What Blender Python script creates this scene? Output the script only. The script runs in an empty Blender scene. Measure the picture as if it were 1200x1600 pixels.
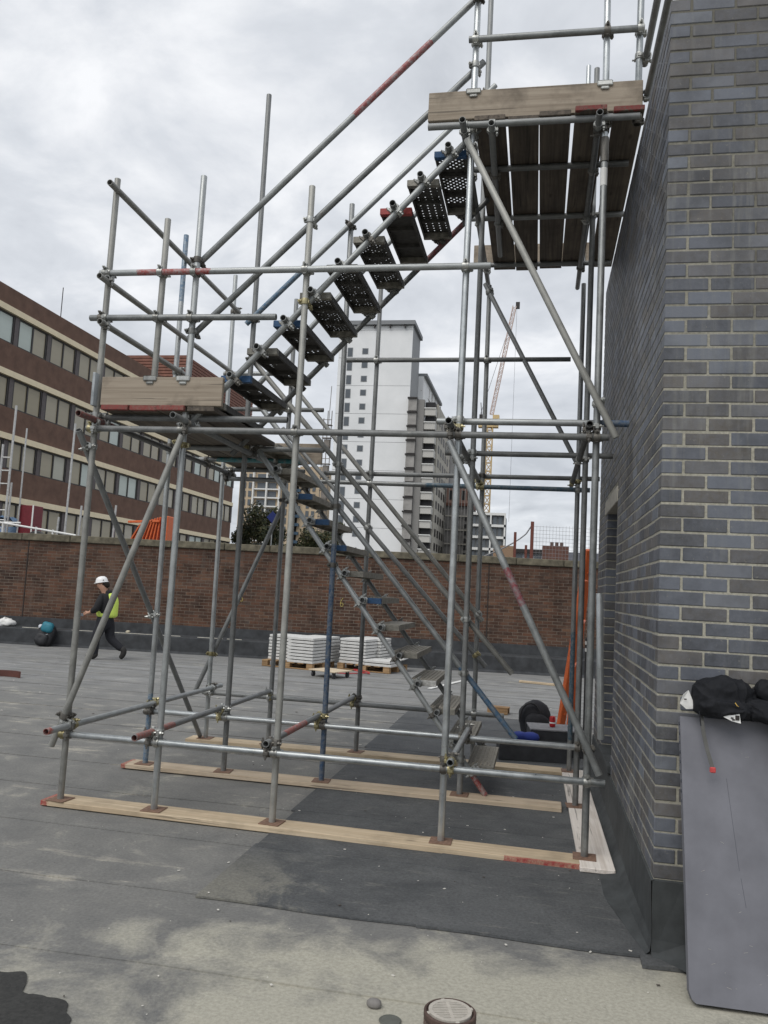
import bpy, bmesh, math, random
from mathutils import Vector, Matrix, noise
random.seed(7)
R = math.radians
D = bpy.data
scn = bpy.context.scene
col = scn.collection

# ------------------------------------------------------------------ camera
cam_d = D.cameras.new('camera'); cam = D.objects.new('camera', cam_d); col.objects.link(cam)
YAW, PIT, ROL = R(-10.8705), R(5.3833), R(3.0222)
f_ = Vector((math.sin(YAW)*math.cos(PIT), math.cos(YAW)*math.cos(PIT), math.sin(PIT)))
r_ = Vector((math.cos(YAW), -math.sin(YAW), 0)); u_ = r_.cross(f_)
c_, s_ = math.cos(ROL), math.sin(ROL)
rr = c_*r_ + s_*u_; uu = -s_*r_ + c_*u_
M = Matrix((rr, uu, -f_)).transposed().to_4x4(); M.translation = Vector((-0.6092, -4.3949, 1.7296))
cam.matrix_world = M
cam_d.sensor_fit = 'VERTICAL'; cam_d.sensor_height = 36; cam_d.lens = 36*1280.2/1600
cam_d.clip_start = 0.05; cam_d.clip_end = 6000
scn.camera = cam
CAM = M.translation.copy()

# ------------------------------------------------------------------ world and sun
SUN_EL, SUN_AZ = R(52), R(205)        # azimuth clockwise from +Y
w = D.worlds.new('World'); scn.world = w; w.use_nodes = True
nt = w.node_tree; nt.nodes.clear()
def N(t, typ, **kw):
    n = t.nodes.new(typ)
    for k, v in kw.items(): setattr(n, k, v)
    return n
out = N(nt, 'ShaderNodeOutputWorld'); mx = N(nt, 'ShaderNodeMixShader'); mx.inputs[0].default_value = 0.93
b1 = N(nt, 'ShaderNodeBackground'); b1.inputs[1].default_value = 0.08
sky = N(nt, 'ShaderNodeTexSky', sky_type='NISHITA', sun_disc=False, sun_elevation=SUN_EL, sun_rotation=SUN_AZ)
nt.links.new(sky.outputs[0], b1.inputs[0])
tc = N(nt, 'ShaderNodeTexCoord'); sep = N(nt, 'ShaderNodeSeparateXYZ'); nt.links.new(tc.outputs['Generated'], sep.inputs[0])
ab = N(nt, 'ShaderNodeMath', operation='ABSOLUTE'); nt.links.new(sep.outputs[2], ab.inputs[0])
ad = N(nt, 'ShaderNodeMath', operation='ADD'); ad.inputs[1].default_value = 0.22; nt.links.new(ab.outputs[0], ad.inputs[0])
dx = N(nt, 'ShaderNodeMath', operation='DIVIDE'); nt.links.new(sep.outputs[0], dx.inputs[0]); nt.links.new(ad.outputs[0], dx.inputs[1])
dy = N(nt, 'ShaderNodeMath', operation='DIVIDE'); nt.links.new(sep.outputs[1], dy.inputs[0]); nt.links.new(ad.outputs[0], dy.inputs[1])
cb = N(nt, 'ShaderNodeCombineXYZ'); nt.links.new(dx.outputs[0], cb.inputs[0]); nt.links.new(dy.outputs[0], cb.inputs[1]); cb.inputs[2].default_value = 3.7
n1 = N(nt, 'ShaderNodeTexNoise'); n1.inputs['Scale'].default_value = 3.4; n1.inputs['Detail'].default_value = 8; n1.inputs['Roughness'].default_value = 0.56; n1.inputs['Distortion'].default_value = 0.25
n2 = N(nt, 'ShaderNodeTexNoise'); n2.inputs['Scale'].default_value = 0.9; n2.inputs['Detail'].default_value = 3
nt.links.new(cb.outputs[0], n1.inputs[0]); nt.links.new(cb.outputs[0], n2.inputs[0])
ma = N(nt, 'ShaderNodeMath', operation='MULTIPLY_ADD'); ma.inputs[1].default_value = 0.62; nt.links.new(n1.outputs[0], ma.inputs[0])
mb_ = N(nt, 'ShaderNodeMath', operation='MULTIPLY'); mb_.inputs[1].default_value = 0.38; nt.links.new(n2.outputs[0], mb_.inputs[0]); nt.links.new(mb_.outputs[0], ma.inputs[2])
cr = N(nt, 'ShaderNodeValToRGB'); nt.links.new(ma.outputs[0], cr.inputs[0])
cr.color_ramp.elements[0].position = 0.38; cr.color_ramp.elements[0].color = (0.475, 0.50, 0.54, 1)
cr.color_ramp.elements[1].position = 0.64; cr.color_ramp.elements[1].color = (0.84, 0.85, 0.87, 1)
e = cr.color_ramp.elements.new(0.52); e.color = (0.625, 0.65, 0.69, 1)
b2 = N(nt, 'ShaderNodeBackground'); b2.inputs[1].default_value = 1.0; nt.links.new(cr.outputs[0], b2.inputs[0])
nt.links.new(b1.outputs[0], mx.inputs[1]); nt.links.new(b2.outputs[0], mx.inputs[2]); nt.links.new(mx.outputs[0], out.inputs[0])

sd = D.lights.new('sun', 'SUN'); sd.energy = 1.4; sd.angle = R(40); sd.color = (1.0, 0.96, 0.9)
so = D.objects.new('sun', sd); col.objects.link(so)
sv = Vector((math.sin(SUN_AZ)*math.cos(SUN_EL), math.cos(SUN_AZ)*math.cos(SUN_EL), math.sin(SUN_EL)))
so.rotation_euler = sv.to_track_quat('Z', 'Y').to_euler()
vs = scn.view_settings; vs.view_transform = 'Standard'; vs.look = 'None'; vs.exposure = 0.27; vs.gamma = 1.0; vs.use_curve_mapping = False

# ------------------------------------------------------------------ helpers
class MB:
    def __init__(s): s.v = []; s.f = []; s.m = []
    def add(s, vs_, fs, mi=0):
        o = len(s.v); s.v += [tuple(v) for v in vs_]; s.f += [tuple(i+o for i in f) for f in fs]; s.m += [mi]*len(fs); return s
    def box(s, a, b, mi=0, T=None):
        x0, y0, z0 = a; x1, y1, z1 = b
        vs_ = [(x0,y0,z0),(x1,y0,z0),(x1,y1,z0),(x0,y1,z0),(x0,y0,z1),(x1,y0,z1),(x1,y1,z1),(x0,y1,z1)]
        if T: vs_ = [T @ Vector(v) for v in vs_]
        return s.add(vs_, [(0,3,2,1),(4,5,6,7),(0,1,5,4),(1,2,6,5),(2,3,7,6),(3,0,4,7)], mi)
    def cbox(s, a, b, ch, mi=0, T=None):      # chamfered box
        lo = Vector(a); hi = Vector(b); vs_ = []; idx = {}
        for sx in (0,1):
            for sy in (0,1):
                for sz in (0,1):
                    c = Vector((hi.x if sx else lo.x, hi.y if sy else lo.y, hi.z if sz else lo.z))
                    d = Vector((-1 if sx else 1, -1 if sy else 1, -1 if sz else 1))*ch
                    for ax in range(3):
                        p = c.copy()
                        for k in range(3):
                            if k != ax: p[k] += d[k]
                        idx[(sx,sy,sz,ax)] = len(vs_); vs_.append(p)
        F = []
        def q(*k): F.append([idx[i] for i in k])
        for ax in range(3):
            o = [k for k in range(3) if k != ax]
            for sd_ in (0,1):
                L = []
                for (a1,b1_) in ((0,0),(1,0),(1,1),(0,1)):
                    k = [0,0,0]; k[ax] = sd_; k[o[0]] = a1; k[o[1]] = b1_
                    L.append(idx[(k[0],k[1],k[2],ax)])
                F.append(L)
            for a1 in (0,1):
                for b1_ in (0,1):
                    k0 = [0,0,0]; k0[o[0]] = a1; k0[o[1]] = b1_; k1 = list(k0); k1[ax] = 1
                    F.append([idx[(*k0,o[0])], idx[(*k0,o[1])], idx[(*k1,o[1])], idx[(*k1,o[0])]])
        for sx in (0,1):
            for sy in (0,1):
                for sz in (0,1): F.append([idx[(sx,sy,sz,0)], idx[(sx,sy,sz,1)], idx[(sx,sy,sz,2)]])
        cen = (lo+hi)/2; G = []
        for f in F:
            p = [vs_[i] for i in f]; nn = (p[1]-p[0]).cross(p[2]-p[0])
            if nn.dot(sum(p, Vector())/len(p)-cen) < 0: f = f[::-1]
            G.append(f)
        if T: vs_ = [T @ v for v in vs_]
        return s.add(vs_, G, mi)
    def rod(s, A, B, r, n=8, mi=0, r2=None, cap=True):
        A = Vector(A); B = Vector(B); d = (B-A); r2 = r if r2 is None else r2
        q = d.to_track_quat('Z', 'Y'); X = q @ Vector((1,0,0)); Y = q @ Vector((0,1,0))
        vs_ = []
        for P, rad in ((A, r), (B, r2)):
            for i in range(n):
                a = 2*math.pi*i/n; vs_.append(P + X*math.cos(a)*rad + Y*math.sin(a)*rad)
        fs = [(i, (i+1) % n, n+(i+1) % n, n+i) for i in range(n)]
        if cap: fs += [tuple(range(n-1,-1,-1)), tuple(range(n, 2*n))]
        return s.add(vs_, fs, mi)
    def lathe(s, prof, n=24, mi=0, T=None):
        vs_ = []
        for (r, z) in prof:
            for i in range(n):
                a = 2*math.pi*i/n; v = Vector((r*math.cos(a), r*math.sin(a), z)); vs_.append(T @ v if T else v)
        fs = []
        for k in range(len(prof)-1):
            for i in range(n): fs.append((k*n+i, k*n+(i+1) % n, (k+1)*n+(i+1) % n, (k+1)*n+i))
        return s.add(vs_, fs, mi)
    def mesh(s, name, mats=(), smooth=False):
        me = D.meshes.new(name); me.from_pydata(s.v, [], s.f)
        for m in mats: me.materials.append(m)
        for p, i in zip(me.polygons, s.m): p.material_index = i
        if smooth: me.polygons.foreach_set('use_smooth', [True]*len(me.polygons))
        me.update(); return me

def obj(name, me, parent=None, loc=None, label=None, cat=None, group=None, kind=None, rot=None):
    o = D.objects.new(name, me); col.objects.link(o)
    if loc is not None: o.location = loc
    if rot is not None: o.rotation_euler = rot
    if parent: o.parent = parent
    for k, v in (('label', label), ('category', cat), ('group', group), ('kind', kind)):
        if v: o[k] = v
    return o
def empty(name, loc, label, cat, group=None, rz=0):
    o = obj(name, None, None, loc, label, cat, group, None, (0, 0, rz)); o.empty_display_size = .2; return o
def auto_smooth(me, ang=40):
    me.polygons.foreach_set('use_smooth', [True]*len(me.polygons)); me.set_sharp_from_angle(angle=R(ang))

# ------------------------------------------------------------------ materials
def newmat(name):
    m = D.materials.new(name); m.use_nodes = True; t = m.node_tree; bs = t.nodes['Principled BSDF']; return m, t, bs
def noise_n(t, vec, scale, detail=4, rough=.55, dist=0):
    n = N(t, 'ShaderNodeTexNoise'); n.inputs['Scale'].default_value = scale; n.inputs['Detail'].default_value = detail
    n.inputs['Roughness'].default_value = rough; n.inputs['Distortion'].default_value = dist
    if vec: t.links.new(vec, n.inputs[0])
    return n
def ramp(t, fac, stops):
    c = N(t, 'ShaderNodeValToRGB'); el = c.color_ramp.elements
    while len(el) < len(stops): el.new(.5)
    for e_, (p, cl) in zip(el, stops): e_.position = p; e_.color = (*cl, 1) if len(cl) == 3 else cl
    t.links.new(fac, c.inputs[0]); return c
def mixc(t, fac, a, b, typ='MIX'):
    m = N(t, 'ShaderNodeMix', data_type='RGBA', blend_type=typ)
    for i, v in ((0, fac), (6, a), (7, b)):
        if hasattr(v, 'default_value') or hasattr(v, 'is_linked'): t.links.new(v, m.inputs[i])
        else: m.inputs[i].default_value = v if i == 0 else ((*v, 1) if len(v) == 3 else v)
    return m.outputs[2]
def math_n(t, op, a, b=None, c=None, clamp=False):
    m = N(t, 'ShaderNodeMath', operation=op); m.use_clamp = clamp
    for i, v in enumerate((a, b, c)):
        if v is None: continue
        if hasattr(v, 'is_linked'): t.links.new(v, m.inputs[i])
        else: m.inputs[i].default_value = v
    return m.outputs[0]
def bump(t, bs, h, strength=.3, dist=.01):
    b = N(t, 'ShaderNodeBump'); b.inputs['Strength'].default_value = strength; b.inputs['Distance'].default_value = dist
    t.links.new(h, b.inputs['Height']); t.links.new(b.outputs[0], bs.inputs['Normal'])
def coords(t, scale=(1,1,1), which='Object'):
    c = N(t, 'ShaderNodeTexCoord'); mp = N(t, 'ShaderNodeMapping'); mp.inputs['Scale'].default_value = scale
    t.links.new(c.outputs[which], mp.inputs[0]); return mp.outputs[0]
def objrand(t): return N(t, 'ShaderNodeObjectInfo').outputs['Random']
def islrand(t): return N(t, 'ShaderNodeNewGeometry').outputs['Random Per Island']

def plain(name, c, rough=.7, metal=0., var=.18, scale=14, bmp=.15, spec=None):
    m, t, bs = newmat(name); v = coords(t)
    n = noise_n(t, v, scale, 5, .6)
    lo = tuple(x*(1-var) for x in c); hi = tuple(min(1, x*(1+var)) for x in c)
    cr_ = ramp(t, n.outputs[0], [(.3, lo), (.7, hi)]); t.links.new(cr_.outputs[0], bs.inputs['Base Color'])
    bs.inputs['Roughness'].default_value = rough; bs.inputs['Metallic'].default_value = metal
    if spec is not None: bs.inputs['Specular IOR Level'].default_value = spec
    if bmp: bump(t, bs, n.outputs[0], bmp, .004)
    return m

def galv(name, dark, light, metal=.55, rough=.45, paint=None, spans=()):
    """galvanised tube: mottled zinc, streaks along the tube, optional worn paint between local z spans"""
    m, t, bs = newmat(name); v = coords(t); vs_ = coords(t, (1, 1, .12)); rnd = objrand(t)
    off = N(t, 'ShaderNodeVectorMath', operation='ADD'); t.links.new(v, off.inputs[0])
    cx = N(t, 'ShaderNodeCombineXYZ'); t.links.new(math_n(t, 'MULTIPLY', rnd, 37.), cx.inputs[2]); t.links.new(cx.outputs[0], off.inputs[1])
    n1_ = noise_n(t, off.outputs[0], 9, 6, .65); n2_ = noise_n(t, vs_, 60, 3, .6); n3_ = noise_n(t, off.outputs[0], 70, 3, .6)
    f = math_n(t, 'ADD', math_n(t, 'MULTIPLY', n1_.outputs[0], .55), math_n(t, 'MULTIPLY', n2_.outputs[0], .3))
    f = math_n(t, 'ADD', f, math_n(t, 'MULTIPLY_ADD', rnd, .3, -.08))
    f = math_n(t, 'ADD', f, math_n(t, 'MULTIPLY', n3_.outputs[0], .12))
    cr_ = ramp(t, f, [(.34, dark), (.72, light)])
    spk = ramp(t, noise_n(t, off.outputs[0], 26, 5, .7).outputs[0], [(.62, (0,0,0)), (.70, (1,1,1))])
    c = mixc(t, math_n(t, 'MULTIPLY', spk.outputs[0], .65), cr_.outputs[0], (.33, .32, .29))
    rs = ramp(t, noise_n(t, off.outputs[0], 6, 5, .7).outputs[0], [(.66, (0,0,0)), (.76, (1,1,1))])
    c = mixc(t, math_n(t, 'MULTIPLY', rs.outputs[0], .55), c, (.13, .075, .045))
    mt = metal
    if paint:
        sp = N(t, 'ShaderNodeSeparateXYZ'); t.links.new(v, sp.inputs[0]); z = sp.outputs[2]
        zz = math_n(t, 'ADD', z, math_n(t, 'MULTIPLY_ADD', noise_n(t, v, 22, 4, .7).outputs[0], .12, -.06))
        msk = None
        for (a, b) in spans:
            k = math_n(t, 'MULTIPLY', math_n(t, 'GREATER_THAN', zz, a), math_n(t, 'LESS_THAN', zz, b))
            msk = k if msk is None else math_n(t, 'MAXIMUM', msk, k)
        wear = ramp(t, noise_n(t, v, 34, 5, .7).outputs[0], [(.40, (1,1,1)), (.64, (.25,.25,.25))])
        pm = math_n(t, 'MULTIPLY', msk, wear.outputs[0]); c = mixc(t, pm, c, paint)
        t.links.new(math_n(t, 'MULTIPLY', math_n(t, 'SUBTRACT', 1., pm), metal), bs.inputs['Metallic'])
    else: bs.inputs['Metallic'].default_value = metal
    t.links.new(c, bs.inputs['Base Color'])
    t.links.new(ramp(t, n1_.outputs[0], [(.3, (rough-.1,)*3), (.7, (rough+.16,)*3)]).outputs[0], bs.inputs['Roughness'])
    bump(t, bs, n3_.outputs[0], .12, .002)
    return m

G_MID = galv('galv_mid', (.17,.178,.178), (.42,.44,.44))
G_DRK = galv('galv_weathered', (.105,.108,.107), (.30,.31,.308), .45, .55)
G_BRT = galv('galv_bright', (.26,.28,.285), (.58,.61,.62), .7, .36)
G_OLD = galv('galv_old', (.20,.20,.188), (.43,.43,.40), .4, .55)
BLUE = (.04,.085,.165); REDP = (.36,.04,.03)
def gp(base, paint, *spans):
    d = {'m': ((.17,.178,.178), (.42,.44,.44)), 'd': ((.105,.108,.107), (.30,.31,.308)), 'b': ((.26,.28,.285), (.58,.61,.62))}[base]
    return galv('galv_painted', d[0], d[1], .5, .45, paint, spans)
COUP = galv('coupler_steel', (.16,.16,.15), (.50,.51,.49), .7, .38)
COUPY = galv('coupler_zinc_yellow', (.22,.19,.10), (.50,.45,.27), .7, .36)
COUPD = galv('coupler_dark', (.06,.055,.05), (.2,.19,.17), .5, .5)

def wood(name, lo, hi, paint=None, pend=None, axis=0, rough=.8, kn=.5, front=False):
    """sawn board, grain along local axis, optional painted end beyond pend=(sign, pos)"""
    m, t, bs = newmat(name)
    s = [9, 9, 9]; s[axis] = .55
    s2 = [60, 60, 60]; s2[axis] = 1.2
    rnd = objrand(t); base = N(t, 'ShaderNodeTexCoord').outputs['Object']
    off = N(t, 'ShaderNodeVectorMath', operation='ADD'); t.links.new(base, off.inputs[0])
    cx = N(t, 'ShaderNodeCombineXYZ')
    for i in range(3): t.links.new(math_n(t, 'MULTIPLY', rnd, 11.+7*i), cx.inputs[i])
    t.links.new(cx.outputs[0], off.inputs[1])
    def mp(sc):
        q = N(t, 'ShaderNodeMapping'); q.inputs['Scale'].default_value = sc; t.links.new(off.outputs[0], q.inputs[0]); return q.outputs[0]
    a = noise_n(t, mp(s), 1.6, 5, .6, 1.1); b = noise_n(t, mp(s2), 1., 4, .6, .2); g = noise_n(t, off.outputs[0], 3.2, 5, .65)
    f = math_n(t, 'ADD', math_n(t, 'MULTIPLY', a.outputs[0], .5), math_n(t, 'MULTIPLY', b.outputs[0], .5))
    f = math_n(t, 'ADD', f, math_n(t, 'MULTIPLY_ADD', rnd, .12, -.06))
    c = ramp(t, f, [(.40, lo), (.60, hi)]).outputs[0]
    dirt = ramp(t, g.outputs[0], [(.46, (0,0,0)), (.66, (1,1,1))]).outputs[0]
    c = mixc(t, math_n(t, 'MULTIPLY', dirt, kn), c, tuple(x*.55 for x in lo))
    if paint:
        sp = N(t, 'ShaderNodeSeparateXYZ'); t.links.new(base, sp.inputs[0]); z = sp.outputs[axis]
        zz = math_n(t, 'ADD', z, math_n(t, 'MULTIPLY_ADD', noise_n(t, base, 20, 4, .7).outputs[0], .1, -.05))
        msk = None
        for (sg, ps) in pend:
            k = math_n(t, 'GREATER_THAN' if sg > 0 else 'LESS_THAN', zz, ps)
            if front and sg > 0: k = math_n(t, 'MULTIPLY', k, math_n(t, 'LESS_THAN', sp.outputs[1], -.106))
            msk = k if msk is None else math_n(t, 'MAXIMUM', msk, k)
        wr = ramp(t, noise_n(t, base, 40, 5, .75).outputs[0], [(.38, (1,1,1)), (.66, (.35,.35,.35))]).outputs[0]
        c = mixc(t, math_n(t, 'MULTIPLY', msk, wr), c, paint)
    # knots and drying splits
    kq = N(t, 'ShaderNodeTexVoronoi'); kq.inputs['Scale'].default_value = 1.; ks = [7, 7, 7]; ks[axis] = 2.6; t.links.new(mp(ks), kq.inputs[0])
    kd = ramp(t, kq.outputs['Distance'], [(.05, (1,1,1)), (.13, (0,0,0))]).outputs[0]; c = mixc(t, math_n(t, 'MULTIPLY', kd, .65), c, tuple(x*.35 for x in lo))
    ss = [26, 26, 26]; ss[axis] = .8; spn = ramp(t, noise_n(t, mp(ss), 1.3, 3, .5, .3).outputs[0], [(.655, (0,0,0)), (.675, (1,1,1))]).outputs[0]
    c = mixc(t, math_n(t, 'MULTIPLY', spn, .6), c, tuple(x*.25 for x in lo))
    t.links.new(c, bs.inputs['Base Color']); bs.inputs['Roughness'].default_value = rough
    bump(t, bs, f, .35, .004)
    return m
W_SOLE = wood('sole_timber', (.46,.36,.24), (.62,.51,.36), kn=.5)
W_SOLE_RE = wood('sole_timber_red_ends', (.47,.37,.25), (.63,.52,.37), (.30,.04,.04), [(-1, -1.90), (1, 1.45)], kn=.5, front=True)
W_SOLE_RL = wood('sole_timber_red_end', (.44,.35,.25), (.58,.48,.36), (.28,.06,.05), [(-1, -1.90)], kn=.3)
W_PALE = wood('pale_board', (.60,.54,.48), (.78,.73,.68), axis=1, kn=.15)
W_TOE = wood('toe_board_timber', (.25,.205,.155), (.36,.305,.24), kn=.8)
W_TOEY = wood('toe_board_timber_y', (.25,.205,.155), (.36,.305,.24), axis=1, kn=.8)
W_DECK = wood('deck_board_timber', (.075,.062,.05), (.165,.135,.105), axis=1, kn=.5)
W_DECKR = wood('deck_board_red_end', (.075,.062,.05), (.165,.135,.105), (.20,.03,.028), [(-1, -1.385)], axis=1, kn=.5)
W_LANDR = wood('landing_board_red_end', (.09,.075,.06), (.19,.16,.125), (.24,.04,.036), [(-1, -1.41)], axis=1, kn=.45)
W_PALLET = wood('pallet_timber', (.22,.13,.06), (.45,.29,.15))
W_PLY = wood('plywood', (.50,.40,.27), (.68,.58,.44), kn=.1)

def brickmat(name, cols, rough=.65, streak=.5, grime=.35, spec=.4):
    m, t, bs = newmat(name)
    geo = N(t, 'ShaderNodeNewGeometry')
    rnd = math_n(t, 'FRACT', math_n(t, 'ADD', objrand(t), geo.outputs['Random Per Island']))
    c = ramp(t, rnd, cols); c.color_ramp.interpolation = 'LINEAR'
    v = geo.outputs['Position']
    n = noise_n(t, v, 24, 6, .7); g = noise_n(t, v, 2.2, 5, .65); sp_ = noise_n(t, v, 150, 3, .7)
    cc = mixc(t, math_n(t, 'MULTIPLY', ramp(t, n.outputs[0], [(.35, (0,0,0)), (.75, (1,1,1))]).outputs[0], .5), c.outputs[0], tuple(x*1.7 for x in cols[1][1]))
    cc = mixc(t, math_n(t, 'MULTIPLY', ramp(t, g.outputs[0], [(.45, (0,0,0)), (.68, (1,1,1))]).outputs[0], grime), cc, tuple(x*.45 for x in cols[0][1]))
    sm = N(t, 'ShaderNodeMapping'); sm.inputs['Scale'].default_value = (11, 11, .9); t.links.new(v, sm.inputs[0])
    stq = math_n(t, 'MULTIPLY', ramp(t, noise_n(t, sm.outputs[0], 1., 5, .65).outputs[0], [(.52, (0,0,0)), (.70, (1,1,1))]).outputs[0], ramp(t, noise_n(t, v, .9, 3, .5).outputs[0], [(.42, (0,0,0)), (.6, (1,1,1))]).outputs[0])
    cc = mixc(t, math_n(t, 'MULTIPLY', stq, streak), cc, (.24,.24,.22))
    blm = ramp(t, noise_n(t, v, 42, 6, .75).outputs[0], [(.60, (0,0,0)), (.70, (1,1,1))]).outputs[0]
    cc = mixc(t, math_n(t, 'MULTIPLY', blm, streak*.7), cc, (.27,.26,.22))
    t.links.new(cc, bs.inputs['Base Color'])
    t.links.new(ramp(t, n.outputs[0], [(.3, (rough-.14,)*3), (.7, (rough+.15,)*3)]).outputs[0], bs.inputs['Roughness'])
    bs.inputs['Specular IOR Level'].default_value = spec
    h = math_n(t, 'ADD', math_n(t, 'MULTIPLY', n.outputs[0], .6), math_n(t, 'MULTIPLY', sp_.outputs[0], .5)); bump(t, bs, h, .35, .004)
    return m
B_BLUE = brickmat('engineering_brick', [(0, (.062,.066,.076)), (.25, (.10,.108,.128)), (.45, (.135,.15,.18)), (.6, (.125,.112,.098)), (.75, (.075,.076,.082)), (.88, (.112,.10,.086)), (1, (.17,.19,.225))], .55, .75, grime=.62, spec=.4)
B_RED = brickmat('red_brown_brick', [(0, (.055,.034,.027)), (.3, (.092,.051,.036)), (.55, (.13,.064,.041)), (.75, (.08,.055,.044)), (.9, (.15,.082,.052)), (1, (.062,.048,.042))], .85, .18, grime=.75, spec=.2)
def mortar(name, c, zr=None):
    m, t, bs = newmat(name); v = N(t, 'ShaderNodeNewGeometry').outputs['Position']
    n = noise_n(t, v, 60, 5, .7); g = noise_n(t, v, 1.8, 5, .65)
    cc = ramp(t, n.outputs[0], [(.3, tuple(x*.66 for x in c)), (.7, tuple(x*1.2 for x in c))]).outputs[0]
    f = g.outputs[0]
    if zr:          # soot and algae blackening of the exposed upper courses
        sp = N(t, 'ShaderNodeSeparateXYZ'); t.links.new(v, sp.inputs[0])
        f = math_n(t, 'ADD', f, math_n(t, 'MULTIPLY_ADD', sp.outputs[2], 1/zr[1], -zr[0]/zr[1]))
    cc = mixc(t, math_n(t, 'MULTIPLY', ramp(t, f, [(.42, (0,0,0)), (.72, (1,1,1))]).outputs[0], .78), cc, tuple(x*.22 for x in c))
    t.links.new(cc, bs.inputs['Base Color']); bs.inputs['Roughness'].default_value = .95; bump(t, bs, n.outputs[0], .5, .004); return m
MORT = mortar('mortar_buff', (.375,.36,.30), (2.9, 5.5)); MORT2 = mortar('mortar_brown', (.19,.155,.125), (2.3, 2.2))
FELT = plain('black_felt', (.045,.05,.052), .85, var=.3, scale=9, bmp=.3)
CONC = plain('concrete', (.42,.40,.35), .9, var=.2, scale=18, bmp=.3)
CONC2 = plain('concrete_coping', (.125,.112,.08), .95, var=.55, scale=5, bmp=.5)
RUST = plain('rusty_steel', (.19,.115,.08), .85, var=.3, scale=40, bmp=.3)
BLACK = plain('black_cloth', (.012,.013,.017), .8, var=.3, scale=30)
PLAST_R = plain('orange_plastic', (.62,.13,.035), .5, var=.15)
WHITE = plain('white_paint', (.74,.74,.72), .6, var=.06)
DARK = plain('dark_void', (.02,.02,.022), .8)
YEL = plain('yellow_paint', (.40,.33,.11), .8, var=.4, scale=30)

# ------------------------------------------------------------------ ground, roofs
def ground_mat():
    m, t, bs = newmat('mineral_felt')
    v = N(t, 'ShaderNodeNewGeometry').outputs['Position']; sp = N(t, 'ShaderNodeSeparateXYZ'); t.links.new(v, sp.inputs[0]); X, Y = sp.outputs[0], sp.outputs[1]
    big = noise_n(t, v, .55, 5, .6); mid = noise_n(t, v, 2.3, 7, .68, .4); fin = noise_n(t, v, 55, 5, .7); gr = noise_n(t, v, 260, 2, .6)
    st = N(t, 'ShaderNodeMapping'); st.inputs['Scale'].default_value = (.45, 2.6, 1); t.links.new(v, st.inputs[0]); strk = noise_n(t, st.outputs[0], 1.6, 6, .7)
    c = ramp(t, mid.outputs[0], [(.3, (.150,.151,.148)), (.7, (.235,.232,.218))]).outputs[0]
    # dried silt: strongest towards the drain end of the roof
    dr = math_n(t, 'MULTIPLY_ADD', Y, -1.5, .18, True)
    ds = math_n(t, 'MULTIPLY_ADD', X, .30, 1.12, True)
    silt = math_n(t, 'MULTIPLY', dr, ds)
    sf = math_n(t, 'ADD', silt, math_n(t, 'MULTIPLY_ADD', mid.outputs[0], 1.9, -1.02))
    sf = math_n(t, 'ADD', sf, math_n(t, 'MULTIPLY_ADD', big.outputs[0], .7, -.35))
    c = mixc(t, ramp(t, sf, [(.10, (0,0,0)), (.60, (.92,.92,.92))]).outputs[0], c, (.41, .395, .33))
    stn = ramp(t, math_n(t, 'ADD', math_n(t, 'MULTIPLY', strk.outputs[0], .75), math_n(t, 'MULTIPLY', mid.outputs[0], .3)), [(.585, (0,0,0)), (.66, (1,1,1))]).outputs[0]
    c = mixc(t, math_n(t, 'MULTIPLY', stn, .55), c, (.46,.43,.36))
    # the far half of the roof is a little bluer and paler with water marks
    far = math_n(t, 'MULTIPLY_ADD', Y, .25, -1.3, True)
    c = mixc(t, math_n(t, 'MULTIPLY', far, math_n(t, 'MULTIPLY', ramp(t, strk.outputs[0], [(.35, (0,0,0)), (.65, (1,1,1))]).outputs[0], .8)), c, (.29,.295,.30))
    dk = ramp(t, noise_n(t, v, 1.1, 6, .7, .8).outputs[0], [(.60, (0,0,0)), (.72, (1,1,1))]).outputs[0]
    c = mixc(t, math_n(t, 'MULTIPLY', dk, .4), c, (.07,.07,.07))
    c = mixc(t, .38, c, ramp(t, fin.outputs[0], [(.32, (.45,.45,.45)), (.68, (1.4,1.4,1.4))]).outputs[0], 'MULTIPLY')
    crk = N(t, 'ShaderNodeTexVoronoi', feature='DISTANCE_TO_EDGE'); crk.inputs['Scale'].default_value = 1.; cmx = N(t, 'ShaderNodeVectorMath', operation='ADD'); t.links.new(v, cmx.inputs[0]); t.links.new(noise_n(t, v, 3., 4, .6).outputs['Color'], cmx.inputs[1]); t.links.new(cmx.outputs[0], crk.inputs[0])
    ck = math_n(t, 'MULTIPLY', ramp(t, crk.outputs['Distance'], [(.0, (1,1,1)), (.012, (0,0,0))]).outputs[0], ramp(t, big.outputs[0], [(.5, (0,0,0)), (.6, (1,1,1))]).outputs[0])
    c = mixc(t, math_n(t, 'MULTIPLY', ck, .16), c, (.06,.06,.058))
    t.links.new(c, bs.inputs['Base Color']); bs.inputs['Roughness'].default_value = .9; bs.inputs['Specular IOR Level'].default_value = .25
    bump(t, bs, math_n(t, 'ADD', fin.outputs[0], math_n(t, 'MULTIPLY', gr.outputs[0], .6)), .35, .006)
    return m
GM = ground_mat()
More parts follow.
